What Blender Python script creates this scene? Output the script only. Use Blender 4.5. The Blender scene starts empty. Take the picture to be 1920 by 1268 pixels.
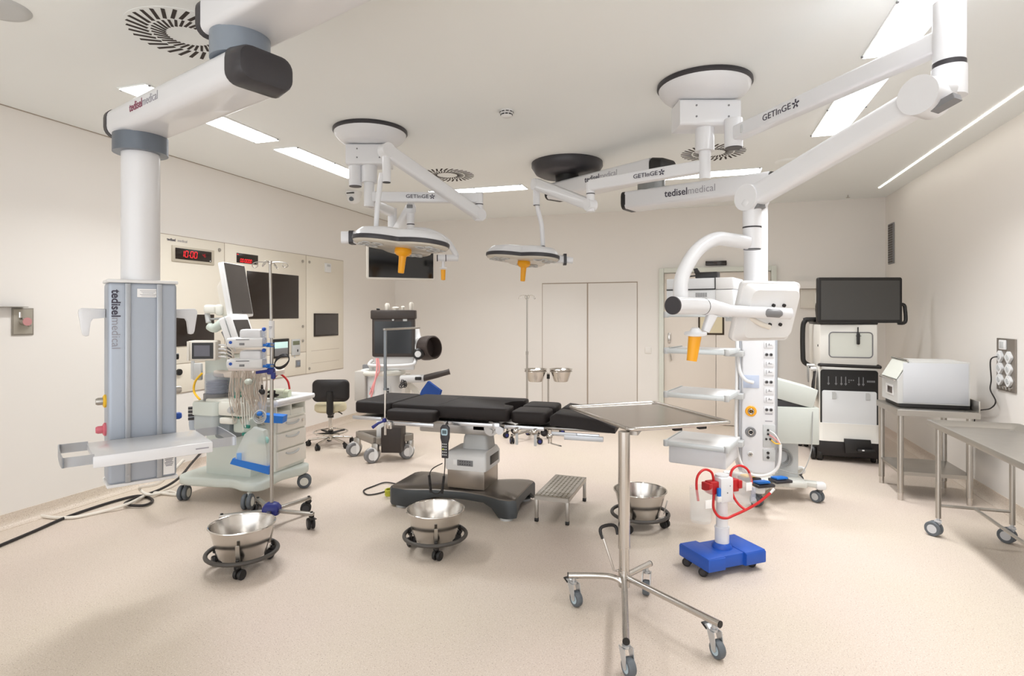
import bpy, bmesh, math, random
from mathutils import Vector as V, Matrix as Mx
random.seed(7)
PI = math.pi
COL = bpy.context.scene.collection
# ---- survey of the room: metres, x along the rear wall, y towards the rear wall; the camera stands at (0,0,HC) turned TH to the left
F, HY, HC, TH = 1090.0, 590.0, 1.53, math.radians(17.56)
CT, ST = math.cos(TH), math.sin(TH)
H = 3.03                      # ceiling height
XL, XR, YB, YF = -4.72, 2.31, 8.53, -2.2
def cw(X, Z): return (X*CT - Z*ST, X*ST + Z*CT)
def pd(px, py, Z):
    x, y = cw((px-960)/F*Z, Z); return V((x, y, HC-(py-HY)/F*Z))
def pz(px, py, z=0.0): return pd(px, py, (HC-z)*F/(py-HY))
def pwx(px, py, x):
    k = (px-960)/F; return pd(px, py, x/(k*CT-ST))
def pwy(px, py, y):
    k = (px-960)/F; return pd(px, py, y/(k*ST+CT))
def yaw(deg): return math.radians(deg)+TH          # a heading seen from the camera -> room heading

# ---- materials
def lin(c):
    return tuple(((v/255)/12.92 if v <= 10 else ((v/255+0.055)/1.055)**2.4) for v in c)
MATS = {}
def mat(name, rgb, rough=0.5, metal=0.0, emit=0.0, alpha=1.0, trans=0.0, spec=0.5, coat=0.0, var=0.04, scale=60):
    if 'glass' in name: var = 0
    m = bpy.data.materials.new(name); m.use_nodes = True
    nt = m.node_tree; b = nt.nodes['Principled BSDF']
    col = lin(rgb)+(1,)
    b.inputs['Base Color'].default_value = col
    b.inputs['Roughness'].default_value = rough
    b.inputs['Metallic'].default_value = metal
    b.inputs['Specular IOR Level'].default_value = spec
    if coat: b.inputs['Coat Weight'].default_value = coat
    if emit:
        b.inputs['Emission Color'].default_value = col; b.inputs['Emission Strength'].default_value = emit
    if trans: b.inputs['Transmission Weight'].default_value = trans
    if alpha < 1: b.inputs['Alpha'].default_value = alpha
    if var:
        tc = nt.nodes.new('ShaderNodeTexCoord'); n = nt.nodes.new('ShaderNodeTexNoise'); n.inputs['Scale'].default_value = scale
        mr = nt.nodes.new('ShaderNodeMapRange')
        mr.inputs['To Min'].default_value = max(0.02, rough-var); mr.inputs['To Max'].default_value = min(1, rough+var)
        nt.links.new(tc.outputs['Object'], n.inputs['Vector']); nt.links.new(n.outputs['Fac'], mr.inputs['Value'])
        nt.links.new(mr.outputs['Result'], b.inputs['Roughness'])
    MATS[name] = m; return m
def speckle_floor():
    m = mat('speckled_vinyl', (208,187,169), 0.42, var=0)
    nt = m.node_tree; b = nt.nodes['Principled BSDF']; L = nt.links
    tc = nt.nodes.new('ShaderNodeTexCoord')
    def noise(sc, lo, hi, det=1):
        n = nt.nodes.new('ShaderNodeTexNoise'); n.inputs['Scale'].default_value = sc; n.inputs['Detail'].default_value = det
        r = nt.nodes.new('ShaderNodeMapRange'); r.inputs['From Min'].default_value = lo; r.inputs['From Max'].default_value = hi
        L.new(tc.outputs['Object'], n.inputs['Vector']); L.new(n.outputs['Fac'], r.inputs['Value']); return r.outputs['Result']
    def mix(a, bcol, fac):
        x = nt.nodes.new('ShaderNodeMix'); x.data_type = 'RGBA'
        if isinstance(a, tuple): x.inputs['A'].default_value = a
        else: L.new(a, x.inputs['A'])
        x.inputs['B'].default_value = bcol; L.new(fac, x.inputs['Factor']); return x.outputs['Result']
    c0 = mix(lin((208,193,182))+(1,), lin((206,194,178))+(1,), noise(0.9, .35, .65))
    c1 = mix(c0, lin((192,174,160))+(1,), noise(210, .60, .75, 0))
    c2 = mix(c1, lin((222,210,200))+(1,), noise(170, .62, .75, 0))
    c3 = mix(c2, lin((164,147,134))+(1,), noise(150, .71, .78, 0))
    L.new(c3, b.inputs['Base Color'])
    bp = nt.nodes.new('ShaderNodeBump'); bp.inputs['Strength'].default_value = .03
    L.new(noise(220, .3, .7), bp.inputs['Height']); L.new(bp.outputs['Normal'], b.inputs['Normal'])
    return m
FLOOR = speckle_floor()
WALL  = mat('satin_wall_panel', (230,226,221), 0.45, var=.03, scale=4)
PANELC= mat('cream_wall_panel', (224,217,203), 0.4, var=.03, scale=4)
CEIL  = mat('ceiling_paint', (236,239,238), 0.75, var=.03, scale=5)
SEAM  = mat('panel_seam', (172,158,144), 0.7)
WHITE = mat('white_enamel', (221,222,225), 0.28, coat=.3, var=0)
WHITE2= mat('white_plastic', (224,224,224), 0.42, var=0)
OFFW  = mat('warm_white_plastic', (220,215,205), 0.42)
CREAM = mat('cream_vinyl', (200,190,160), 0.55)
MINT  = mat('pale_mint_plastic', (204,211,205), 0.42)
LGREY = mat('light_grey_plastic', (190,192,192), 0.45)
GREYB = mat('blue_grey_metal', (128,138,150), 0.38, .25)
GREY  = mat('mid_grey_plastic', (122,122,124), 0.45)
ALU   = mat('brushed_aluminium', (176,180,186), 0.42, .75)
CONS  = mat('anodised_console', (170,178,190), 0.42, .35)
STEEL = mat('stainless_steel', (204,200,195), 0.2, 1.0, var=.06, scale=14)
STEELB= mat('satin_steel', (182,178,172), 0.38, 1.0, var=.06, scale=14)
CHROME= mat('chrome', (214,210,204), 0.1, 1.0)
DARK  = mat('charcoal_plastic', (52,50,54), 0.4)
BLACK = mat('black_plastic', (24,22,22), 0.42)
RUBBER= mat('black_rubber', (30,28,28), 0.6)
GRUB  = mat('grey_rubber', (92,98,104), 0.55)
UPH   = mat('black_upholstery', (29,23,22), 0.6, spec=.32, var=.06, scale=220)
BASEM = mat('graphite_paint', (66,70,73), 0.42, .2)
BRONZE= mat('brushed_graphite_cover', (122,116,110), 0.3, .8)
SCREEN= mat('black_glass', (14,13,14), 0.14, spec=.6, var=0)
SCREENB=mat('brown_black_glass', (38,29,24), 0.2, var=0)
SCREENG=mat('grey_glass', (66,62,60), 0.25, var=0)
YEL   = mat('amber_plastic', (238,166,24), 0.4)
ORANGE= mat('yellow_plastic', (240,190,40), 0.4)
RED   = mat('red_rubber', (196,28,30), 0.4)
PINK  = mat('pink_plastic', (214,110,124), 0.45)
PINKT = mat('pink_tube', (236,160,160), 0.4)
BLUE  = mat('cobalt_plastic', (24,80,176), 0.42)
BLUE2 = mat('bright_blue_plastic', (20,110,200), 0.42)
NAVY  = mat('navy_plastic', (34,42,120), 0.42)
BLUEF = mat('deep_blue_cloth', (14,62,136), 0.7)
GREEN = mat('teal_plastic', (30,128,112), 0.45)
LABEL = mat('white_label', (240,240,240), 0.6)
INK   = mat('dark_ink', (58,54,70), 0.5)
INKR  = mat('plum_ink', (130,60,84), 0.5)
INKG  = mat('grey_ink', (150,148,156), 0.5)
LED   = mat('red_led_digits', (255,28,40), 0.4, emit=.7, var=0)
LCD   = mat('lit_blue_display', (150,200,214), 0.3, emit=.5, var=0)
LAMPW = mat('lit_lamp_panel', (250,252,255), 0.5, emit=3.0, var=0)
LAMPS = mat('lit_light_slit', (255,250,240), 0.5, emit=5.0, var=0)
CLEAR = mat('clear_plastic', (236,240,240), 0.1, alpha=.16, var=0)
CLEARB= mat('smoky_clear_plastic', (196,204,220), 0.12, alpha=.36, var=0)
CABLEW= mat('white_cable', (224,218,208), 0.5)
CABLEG= mat('grey_cable', (150,150,148), 0.5)
CABLEB= mat('black_cable', (34,30,30), 0.5)
YELCLO= mat('yellow_cloth', (190,180,50), 0.8)

# ---- mesh builder
def frame(o, z, x=None):
    z = V(z).normalized(); x = V(x) if x is not None else (V((1,0,0)) if abs(z.x) < .9 else V((0,1,0)))
    y = z.cross(x).normalized(); x = y.cross(z).normalized()
    m = Mx.Identity(4)
    for i in range(3): m[i][0], m[i][1], m[i][2], m[i][3] = x[i], y[i], z[i], o[i]
    return m
def rrect(w, h, r, n=5, cx=0, cy=0):
    r = min(r, w/2-1e-5, h/2-1e-5); P = []
    for k, (sx, sy) in enumerate(((1,1),(-1,1),(-1,-1),(1,-1))):
        for i in range(n+1):
            a = PI/2*(k+i/n); P.append((cx+sx*(w/2-r)+r*math.cos(a), cy+sy*(h/2-r)+r*math.sin(a)))
    return P
def spline(pts, n=8, closed=False):
    pts = [V(p) for p in pts]; N = len(pts); out = []
    for i in range(N if closed else N-1):
        if closed: p0, p1, p2, p3 = pts[i-1], pts[i], pts[(i+1)%N], pts[(i+2)%N]
        else: p0, p1, p2, p3 = pts[max(i-1,0)], pts[i], pts[i+1], pts[min(i+2,N-1)]
        for k in range(n):
            t = k/n
            out.append(.5*((2*p1)+(p2-p0)*t+(2*p0-5*p1+4*p2-p3)*t*t+(3*p1-p0-3*p2+p3)*t**3))
    if not closed: out.append(pts[-1])
    return out
class MB:
    def __init__(s): s.bm = bmesh.new()
    def _faces(s, rings, closed_u=True, closed_v=False, caps=True):
        bm = s.bm; R = [[bm.verts.new(p) for p in ring] for ring in rings]; n = len(R[0]); m = len(R)
        for i in range(m if closed_v else m-1):
            a, b = R[i], R[(i+1)%m]
            for j in range(n if closed_u else n-1):
                try: bm.faces.new((a[j], a[(j+1)%n], b[(j+1)%n], b[j]))
                except ValueError: pass
        if caps and not closed_v:
            for ring in (R[0][::-1], R[-1]):
                try: bm.faces.new(ring)
                except ValueError: pass
        return s
    def box(s, c, d, bev=0.0, seg=2, rz=0.0, M=None):
        bm = s.bm; g = bmesh.ops.create_cube(bm, size=1); vs = g['verts']
        for v in vs: v.co = V((v.co.x*d[0], v.co.y*d[1], v.co.z*d[2]))
        if bev:
            es = list({e for v in vs for e in v.link_edges})
            r = bmesh.ops.bevel(bm, geom=es, offset=min(bev, min(d)*.49), segments=seg, profile=.5, affect='EDGES')
            vs = list({v for f in r['faces'] for v in f.verts} | {v for v in vs if v.is_valid})
        T = (M if M is not None else Mx.Identity(4)) @ Mx.Translation(V(c)) @ Mx.Rotation(rz, 4, 'Z')
        bmesh.ops.transform(bm, matrix=T, verts=vs); return s
    def cyl(s, p0, p1, r, r2=None, n=20):
        p0, p1 = V(p0), V(p1); r2 = r if r2 is None else r2; M = frame(p0, p1-p0); h = (p1-p0).length
        rings = [[M @ V((q*math.cos(2*PI*k/n), q*math.sin(2*PI*k/n), z)) for k in range(n)] for q, z in ((r,0),(r2,h))]
        return s._faces(rings)
    def lathe(s, prof, M=None, n=32, caps=True):
        M = M if M is not None else Mx.Identity(4)
        return s._faces([[M @ V((r*math.cos(2*PI*k/n), r*math.sin(2*PI*k/n), z)) for k in range(n)] for r, z in prof], caps=caps)
    def tube(s, pts, r, n=10, closed=False, sm=0, flat=1.0):
        pts = spline(pts, sm, closed) if sm else [V(p) for p in pts]; N = len(pts); rings = []; up = None
        for i in range(N):
            a = pts[(i-1)%N] if (closed or i) else pts[i]; b = pts[(i+1)%N] if (closed or i < N-1) else pts[i]
            t = (b-a).normalized()
            if up is None: up = V((0,0,1)) if abs(t.z) < .9 else V((1,0,0))
            x = up.cross(t)
            if x.length < 1e-4: x = V((1,0,0)).cross(t)
            x.normalize(); up = t.cross(x).normalized()
            rr = r[i*(len(r)-1)//max(1,N-1)] if isinstance(r, (list,tuple)) else r
            rings.append([pts[i]+x*rr*flat*math.cos(2*PI*k/n)+up*rr*math.sin(2*PI*k/n) for k in range(n)])
        return s._faces(rings, closed_v=closed)
    def prism(s, poly, z0, z1, M=None, top=None, bev=0):
        M = M if M is not None else Mx.Identity(4); top = top or poly
        if bev:
            cx = sum(p[0] for p in poly)/len(poly); cy = sum(p[1] for p in poly)/len(poly)
            w = max(p[0] for p in poly)-min(p[0] for p in poly); h = max(p[1] for p in poly)-min(p[1] for p in poly)
            def ins(P, b): return [(cx+(x-cx)*(1-2*b/w), cy+(y-cy)*(1-2*b/h)) for x, y in P]
            L = [(ins(poly,bev),z0),(ins(poly,bev*.3),z0+bev*.3),(poly,z0+bev),(top,z1-bev),(ins(top,bev*.3),z1-bev*.3),(ins(top,bev),z1)]
            return s._faces([[M @ V((x,y,z)) for x, y in P] for P, z in L])
        return s._faces([[M @ V((x,y,z)) for x, y in P] for P, z in ((poly,z0),(top,z1))])
    def loft(s, rings, caps=True, closed_v=False): return s._faces([[V(p) for p in r] for r in rings], caps=caps, closed_v=closed_v)
    def ball(s, c, r, sc=(1,1,1), M=None, u=16, v=10):
        M0 = (M if M is not None else Mx.Identity(4)) @ Mx.Translation(V(c)) @ Mx.Diagonal(V((r*sc[0], r*sc[1], r*sc[2], 1)))
        bmesh.ops.create_uvsphere(s.bm, u_segments=u, v_segments=v, radius=1, matrix=M0); return s
    def ring(s, c, R, r, M=None, n=40, m=10):
        M = M if M is not None else Mx.Translation(V(c))
        return s.tube([M @ V((R*math.cos(2*PI*k/n), R*math.sin(2*PI*k/n), 0)) for k in range(n)], r, m, closed=True)
    def text(s, body, size, M, bold=0.0, depth=.0012, align='CENTER', sx=1.0):
        cu = bpy.data.curves.new('t', 'FONT'); cu.body = body; cu.size = size; cu.align_x = align; cu.align_y = 'CENTER'
        cu.extrude = depth; cu.offset = bold; cu.resolution_u = 3
        ob = bpy.data.objects.new('t', cu); COL.objects.link(ob); bpy.context.view_layer.update()
        me = bpy.data.meshes.new_from_object(ob.evaluated_get(bpy.context.evaluated_depsgraph_get()))
        w = max([v.co.x for v in me.vertices] or [0])*sx
        n0 = len(s.bm.verts); s.bm.from_mesh(me); s.bm.verts.ensure_lookup_table()
        bmesh.ops.transform(s.bm, matrix=M @ Mx.Diagonal(V((sx,1,1,1))), verts=s.bm.verts[n0:])
        bpy.data.objects.remove(ob); bpy.data.curves.remove(cu); bpy.data.meshes.remove(me); return w
    def build(s, name, material, parent=None, label=None, ang=38, kind=None):
        bmesh.ops.recalc_face_normals(s.bm, faces=s.bm.faces[:])
        me = bpy.data.meshes.new(name); s.bm.to_mesh(me); s.bm.free()
        for p in me.polygons: p.use_smooth = True
        me.set_sharp_from_angle(angle=math.radians(ang))
        me.materials.append(material); o = bpy.data.objects.new(name, me); COL.objects.link(o)
        if parent is not None: o.parent = parent
        if label: o['label'] = label
        if kind: o['kind'] = kind
        return o
def tag(o, label, cat, group=None, kind=None):
    o['label'] = label; o['category'] = cat
    if group: o['group'] = group
    if kind: o['kind'] = kind
    return o
def thing(name, label, cat, loc=(0,0,0), rz=0.0, group=None):
    o = bpy.data.objects.new(name, None); COL.objects.link(o); o.empty_display_size = .1
    o.location = loc; o.rotation_euler = (0,0,rz); return tag(o, label, cat, group)
def dup(o, parent=None, loc=None, rz=None, label=None):
    n = o.copy(); COL.objects.link(n)
    if parent is not None: n.parent = parent
    for ch in list(o.children): dup(ch, n)
    if loc is not None: n.location = loc
    if rz is not None: n.rotation_euler = (0,0,rz)
    if label: n['label'] = label
    return n
def struct(name, mb, m): return mb.build(name, m, kind='structure')
def local(root_loc, rz, p):
    """a room point in a thing's own axes"""
    d = V(p)-V(root_loc); c, s = math.cos(rz), math.sin(rz); return V((d.x*c+d.y*s, -d.x*s+d.y*c, d.z))
# ================= the room =================
m = MB(); m.box(((XL+XR)/2, (YF+YB)/2, -.05), (XR-XL+.4, YB-YF+.4, .1)); struct('floor', m, FLOOR)
m = MB(); m.box(((XL+XR)/2, (YF+YB)/2, H+.05), (XR-XL+.4, YB-YF+.4, .1)); struct('ceiling', m, CEIL)
m = MB(); m.box((XL-.06, (YF+YB)/2, H/2), (.12, YB-YF+.24, H)); struct('wall_left', m, WALL)
m = MB(); m.box((XR+.06, (YF+YB)/2, H/2), (.12, YB-YF+.24, H)); struct('wall_right', m, WALL)
m = MB(); m.box(((XL+XR)/2, YB+.06, H/2), (XR-XL, .12, H)); struct('wall_back', m, WALL)
# coved vinyl skirting
def cove(name, a, b, n):
    a, b, n = V(a), V(b), V(n); m = MB(); prof = [(0,.1),(.006,.1),(.008,.05),(.014,.026),(.026,.012),(.05,.003),(.05,0),(0,0)]
    m.loft([[p+n*q+V((0,0,z)) for q, z in prof] for p in (a, b)]); struct(name, m, FLOOR)
cove('baseboard_left', (XL,YF,0), (XL,YB,0), (1,0,0))
cove('baseboard_right', (XR,YF,0), (XR,YB,0), (-1,0,0))
for i, (a, b) in enumerate(((XL,-.5),(1.03,XR))):
    cove('baseboard_back' if i == 0 else 'baseboard_back_side', (a,YB,0), (b,YB,0), (0,-1,0))
m = MB(); m.box((XL+.003, (YF+YB)/2, H-.003), (.006, YB-YF, .006)); struct('trim_1', m, mat('ceiling_joint',(164,152,140),.7))
# built-in cupboard doors in the rear wall
cup = thing('built_in_cupboard', 'flush pale double cupboard doors in the rear wall', 'cupboard', ((-2.217-.805)/2, YB, 0))
for x0, x1 in ((-2.217,-1.53),(-1.522,-.805)):
    m = MB(); m.box(((x0+x1)/2+1.511, -.007, 1.03), (x1-x0-.012, .012, 1.92), .003); m.build('door', WALL, cup)
m = MB(); m.box((0,-.002,1.03), (1.42,.004,1.95)); m.build('door_gap', SEAM, cup)  # seam-coloured sheet behind the doors, showing as the gap around them
# double door with metal frame
m = MB()
for x in (-.466, .994): m.box((x, YB-.02, 1.09), (.066, .1, 2.185), .006)
m.box((.264, YB-.02, 2.152), (1.393, .1, .066), .004); struct('trim_2', m, mat('door_frame_metal', (214,217,208), .4))
DOORM = mat('door_leaf', (222,213,203), .42)
for i, (a, b) in enumerate(((-.43,.26),(.266,.958))):
    d = MB(); d.box(((a+b)/2, YB-.014, 1.06), (b-a, .03, 2.1), .003); d = d.build('door_%d' % (i+1), DOORM, kind='structure')
    if i == 0:
        h = MB(); h.box((-.36, YB-.04, 1.2), (.035,.02,.14), .006)
        h.tube([(-.36,YB-.04,1.07),(-.36,YB-.075,1.06),(-.345,YB-.08,.98),(-.33,YB-.075,.9),(-.33,YB-.04,.89)], .009, 8); h.build('door_handle', STEEL, d)
m = MB(); m.box((.20, YB-.034, 1.50), (.34,.012,.50), .004); wf = m.build('window_1', mat('dark_bronze_frame',(64,52,40),.4,.3), kind='structure')
m = MB(); m.box((.20, YB-.041, 1.50), (.29,.004,.45)); m.build('window_pane', mat('pale_straw_glass',(216,204,172),.15), wf)
m = MB(); m.box((-.655, YB-.006, 1.018), (.09,.012,.09), .004); s_ = m.build('light_switch', WALL)
tag(s_, 'small square pale switch on the rear wall between cupboard and door frame', 'switch')
sg = thing('door_sign', 'black backlit bar above the metal door frame', 'sign', (.264, YB, 2.24))
m = MB(); m.box((0,-.02,0), (.275,.04,.062), .006); m.build('housing', mat('dark_brown_glass', (34,22,16), .2), sg)
m = MB(); m.box((-.01,-.0405,0), (.05,.003,.008)); m.build('lettering', mat('dim_letters', (70,50,40), .5), sg)
rl = thing('sliding_door_rail', 'white boxed door rail on the rear wall behind the tall tower', 'rail', (1.75, YB, 1.9))
m = MB(); m.box((0,-.05,0.02), (1.06,.1,.1), .006); m.build('cover', WALL, rl)
m = MB(); m.box((.05,-.02,-.16), (.96,.04,.25), .003); m.build('lower_fascia', OFFW, rl)

# ceiling lamps
def lamp_light(t, L, power, spread=125):
    l = bpy.data.lights.new('lamp_light', 'AREA'); l.shape = 'RECTANGLE'; l.size = L-.04; l.size_y = .22; l.energy = power; l.spread = math.radians(spread); l.color = (.98,.99,1)
    o = bpy.data.objects.new('lamp_light', l); COL.objects.link(o); o.parent = t; o.location = (0,0,-.016)
LAMP_W = 7.2
LAMP_ADDED = mat('added_lamp_panel', (250,252,255), 0.5, emit=3.0, var=0)  # diffuser of the unseen lamps added out of frame
lamps = [('panel_y', -3.52, 2.87, 4.15, 'flat lit ceiling lamp above the wide white boom arm of the grey console'), ('panel_y', -3.52, 4.35, 5.53, 'flat lit ceiling lamp beside the bowl mount nearest the control panel wall'),
         ('panel_x', 6.53, -3.1, -1.9, 'flat lit ceiling lamp near the rear wall, between round vent and camera dome'), ('panel_x', 6.53, -.53, .65, 'flat lit ceiling lamp near the rear wall, above the door'),
         ('panel_y', 1.04, 4.08, 5.41, 'flat lit ceiling lamp between the second bowl mount and the socket wall'), ('panel_y', 1.04, 2.55, 3.85, 'flat lit ceiling lamp crossed by the longest white monitor arm'),
         ]
for k, a, b0, b1, lab in lamps:
    L = b1-b0; loc = (a, (b0+b1)/2, H) if k == 'panel_y' else ((b0+b1)/2, a, H)
    t = thing('ceiling_lamp', lab, 'lamp', loc, PI/2 if k == 'panel_y' else 0, 'flat lamps around the ceiling')
    m = MB(); m.box((0,0,-.004), (L,.25,.008), .002); m.build('lamp_frame', CEIL, t)
    m = MB(); m.box((0,0,-.009), (L-.02,.23,.006)); m.build('diffuser', LAMPW, t); lamp_light(t, L, LAMP_W*L*(1.4 if k == 'panel_x' else 1.25 if a > 0 else .95))
    for sx in (-1,0,1):
        for sy in (-1,1):
            m = MB(); m.cyl((sx*(L/2-.03),sy*.122,-.013), (sx*(L/2-.03),sy*.122,-.006), .008, n=10); m.build('clip', GREY, t)
# unseen lamps added out of frame to light the near half of the room
for (a, b0, b1) in ((1.04,.2,1.4), (-1.24,-1.3,-.1), (1.04,-1.3,-.1)):
    t = thing('ceiling_lamp', 'flat ceiling lamp, unseen, added to light the near part of the room', 'lamp', (a,(b0+b1)/2,H), PI/2, 'added lamps over the near part of the room')
    m = MB(); m.box((0,0,-.004), (b1-b0,.25,.008), .002); m.build('lamp_frame', CEIL, t)
    m = MB(); m.box((0,0,-.009), (b1-b0-.02,.23,.006)); m.build('diffuser', LAMP_ADDED, t); lamp_light(t, b1-b0, LAMP_W*.3)
for y0, y1, lab in ((4.0,5.6,'near'), (5.63,7.86,'far')):
    m = MB(); m.box((2.065, (y0+y1)/2, H-.002), (.016, y1-y0, .005)); o = m.build('light_slit', LAMPS)
    tag(o, 'thin lit ceiling line along the socket wall, %s length' % ('nearer' if lab == 'near' else 'farther'), 'lamp', 'thin lit lines in the ceiling')

# swirl air vents
def vent(loc, lab):
    t = thing('ceiling_vent', lab, 'vent', loc, random.random(), 'round swirl vents in the ceiling')
    m = MB(); m.cyl((0,0,-.0015), (0,0,0), .305, n=48); m.build('face_plate', CEIL, t)
    m = MB()
    for k in range(32):
        for r0, r1, da in ((.186,.29,0), (.105,.180,.05)):
            a = 2*PI*k/32+da
            c = ((r0+r1)/2*math.cos(a), (r0+r1)/2*math.sin(a), -.002)
            m.box(c, (r1-r0, .018 if r1 > .2 else .013, .0025), rz=a+.42)
    m.build('slots', mat('vent_slot_dark', (44,34,28), .7), t)
vent((-2.6,2.46,H), 'round swirl vent partly behind the nearest wide boom arm')
vent((-2.55,5.75,H), 'round swirl vent behind the sloping arm of the first surgical light')
vent((.15,5.7,H), 'round swirl vent behind the second bowl mount, above the door')
for loc, lab in (((-3.25,1.94,H), 'round flat ceiling speaker near the grey console'), ((.88,6.25,H), 'round flat ceiling speaker beside the far end of a lamp, near the tower')):
    t = thing('ceiling_speaker', lab, 'speaker', loc)
    m = MB(); m.lathe([(.001,-.014),(.1,-.016),(.128,-.012),(.14,0)], n=40); m.build('grille', LGREY if loc[1] < 3 else CEIL, t)
t = thing('smoke_detector', 'small round smoke detector in the middle of the ceiling', 'detector', (-1.33,4.07,H))
m = MB(); m.lathe([(.05,0),(.05,-.018),(.042,-.02),(.042,-.036),(.03,-.046),(.001,-.048)], n=28); m.build('housing', WHITE2, t)
m = MB()
for k in range(10):
    a = 2*PI*k/10; m.box((.0425*math.cos(a),.0425*math.sin(a),-.03), (.003,.02,.008), rz=a); m.box((.05*math.cos(a+.1),.05*math.sin(a+.1),-.013), (.003,.022,.006), rz=a+.1)
m.build('slots', BLACK, t)
t = thing('camera_dome', 'white ceiling camera dome with black lens near the control panel wall', 'camera', (-3.99,6.19,H), yaw(-20))
m = MB(); m.lathe([(.1,0),(.1,-.03),(.085,-.06)], n=28); m.build('base', WHITE2, t)
m = MB(); m.lathe([(.085,-.06),(.08,-.1),(.06,-.13),(.03,-.15),(.001,-.155)], n=28); m.build('dome', WHITE2, t)
m = MB(); m.cyl((.02,-.06,-.1), (.03,-.092,-.105), .026); m.build('lens', SCREEN, t)
m = MB(); m.box((.02,-.093,-.033), (.1,.02,.012), .002); m.build('slot', BLACK, t)
t = thing('sprinkler_nozzle', 'tiny sprinkler nozzle in the ceiling corner above the tower', 'sprinkler', tuple(pz(1590,366,H))[:2]+(H,))
m = MB(); m.cyl((0,0,0), (0,0,-.03), .008, n=8); m.cyl((0,0,-.03), (0,0,-.034), .022, n=12); m.build('nozzle', STEELB, t)

# vent grille + socket panel on the wall at the tower side
t = thing('vent_grille', 'narrow grey vent grille high on the socket wall', 'grille', (XR, 8.27, 2.407), 0)
m = MB(); m.box((-.008,0,0), (.016,.2,.5), .003); m.build('grille_frame', GREY, t)
m = MB()
for k in range(16): m.box((-.018,0,-.225+k*.03), (.006,.16,.016))
m.build('louvres', mat('grille_dark', (84,76,70), .6), t)

# ================= camera & light =================
cam = bpy.data.cameras.new('camera'); co = bpy.data.objects.new('camera', cam); COL.objects.link(co)
co.location = (0,0,HC); co.rotation_euler = (PI/2, 0, TH); cam.sensor_width = 36; cam.lens = 36*F/1920; cam.shift_y = -(634-HY)/1920
cam.clip_start = .05; bpy.context.scene.camera = co
sc = bpy.context.scene
w = bpy.data.worlds.new('world'); sc.world = w; w.use_nodes = True
w.node_tree.nodes['Background'].inputs['Color'].default_value = (.97,.985,1,1); w.node_tree.nodes['Background'].inputs['Strength'].default_value = 1.05
sc.view_settings.view_transform = 'Standard'; sc.view_settings.look = 'None'; sc.view_settings.gamma = 1; sc.view_settings.use_curve_mapping = False
sc.view_settings.exposure = 1.15
sc.cycles.use_denoising = True; sc.cycles.max_bounces = 10; sc.cycles.diffuse_bounces = 6
sc.cycles.transparent_max_bounces = 12; sc.cycles.caustics_reflective = False; sc.cycles.caustics_refractive = False
sc.cycles.sample_clamp_indirect = 6
# ================= ceiling booms and surgical lights =================
def C(X, Z, z):
    x, y = cw(X, Z); return V((x, y, z))
def beam(m, A, B, w, h, r=.02, h2=None, w2=None, bev=0):
    M = frame(A, V(B)-V(A), (0,0,1)); L = (V(B)-V(A)).length
    return m.prism(rrect(h, w, r), 0, L, M, rrect(h2 or h, w2 or w, r), bev)
def text_on(m, body, size, P, right, up, bold=0, align='CENTER', sx=1.0):
    right = V(right).normalized(); up = V(up); n = right.cross(up).normalized()
    return m.text(body, size, frame(P, n, right), bold, .0008, align, sx)
def tedisel(parent, P, right, up, size, mats=(INK, INKG)):
    m = MB(); w = text_on(m, 'tedisel', size, P, right, up, size*.013, 'LEFT', .92); m.build('bold_lettering', mats[0], parent)
    m = MB(); text_on(m, 'medical', size, V(P)+V(right).normalized()*(w+size*.03), right, up, -size*.006, 'LEFT', .92); m.build('thin_lettering', mats[1], parent)
def getinge(parent, P, right, up, size):
    m = MB(); right = V(right).normalized(); up = V(up).normalized(); w = text_on(m, 'GETInGE', size, P, right, up, 0, 'LEFT', 1.15)
    n = right.cross(up); c = V(P)+right*(w+size*.7)
    for k in range(5):
        a = PI/2+2*PI*k/5; d = right*math.cos(a)+up*math.sin(a); t = n.cross(d)
        m.loft([[c+d*size*q+t*sg*size*.09+n*h for sg, h in ((-1,0),(1,0),(1,.001),(-1,.001))] for q in (.12,.5)])
    m.build('lettering', INK, parent)

# ---- boom 1 : grey console near the control-panel wall
d = V((.81,-.587)); nn = V((.587,.81))
colc = (-2.039, 3.193); rt = C(*colc, 0)
bm1 = thing('ceiling_pendant', 'white twin boom arm carrying a blue-grey supply console with a white shelf', 'ceiling pendant', (rt.x, rt.y, .63), yaw(40))
def pl(p): return local(bm1.location, bm1.rotation_euler[2], p)
A = V((-2.127,3.257)); B = V((-1.105,2.515)); J = V((-1.21,2.59)); L0 = V((-1.287,2.657)); L1 = L0+d*1.25
def c2(v, z): return pl(C(v[0], v[1], z))
m = MB(); beam(m, c2(L0+d*.02,2.84), c2(L1,2.84), .29, .16, .035); m.build('upper_arm', WHITE, bm1)
m = MB(); beam(m, c2(L0-d*.02,2.84), c2(L0+d*.02,2.84), .295, .165, .05); m.build('arm_end_cap', DARK, bm1)
fl = L1-d*.2
m = MB(); m.cyl(c2(fl,2.92), c2(fl,2.98), .15, n=40); m.cyl(c2(fl,2.97), c2(fl,3.03), .32, n=48); m.build('ceiling_flange', DARK, bm1)
m = MB(); m.cyl(c2(J,2.655), c2(J,2.765), .125, n=40); m.build('joint_drum', mat('joint_grey', (140,150,162), .3, .3), bm1)
m = MB(); beam(m, c2(A,2.578), c2(B-d*.02,2.578), .255, .15, .05); lo = m.build('lower_arm', WHITE, bm1)
m = MB(); beam(m, c2(A-d*.03,2.578), c2(A+d*.005,2.578), .262, .157, .055); m.build('arm_end_cap', DARK, bm1)
m = MB(); beam(m, c2(B-d*.03,2.576), c2(B+d*.09,2.576), .27, .165, .055, .15, .25, bev=.02); m.build('arm_end_cap', DARK, bm1)
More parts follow.
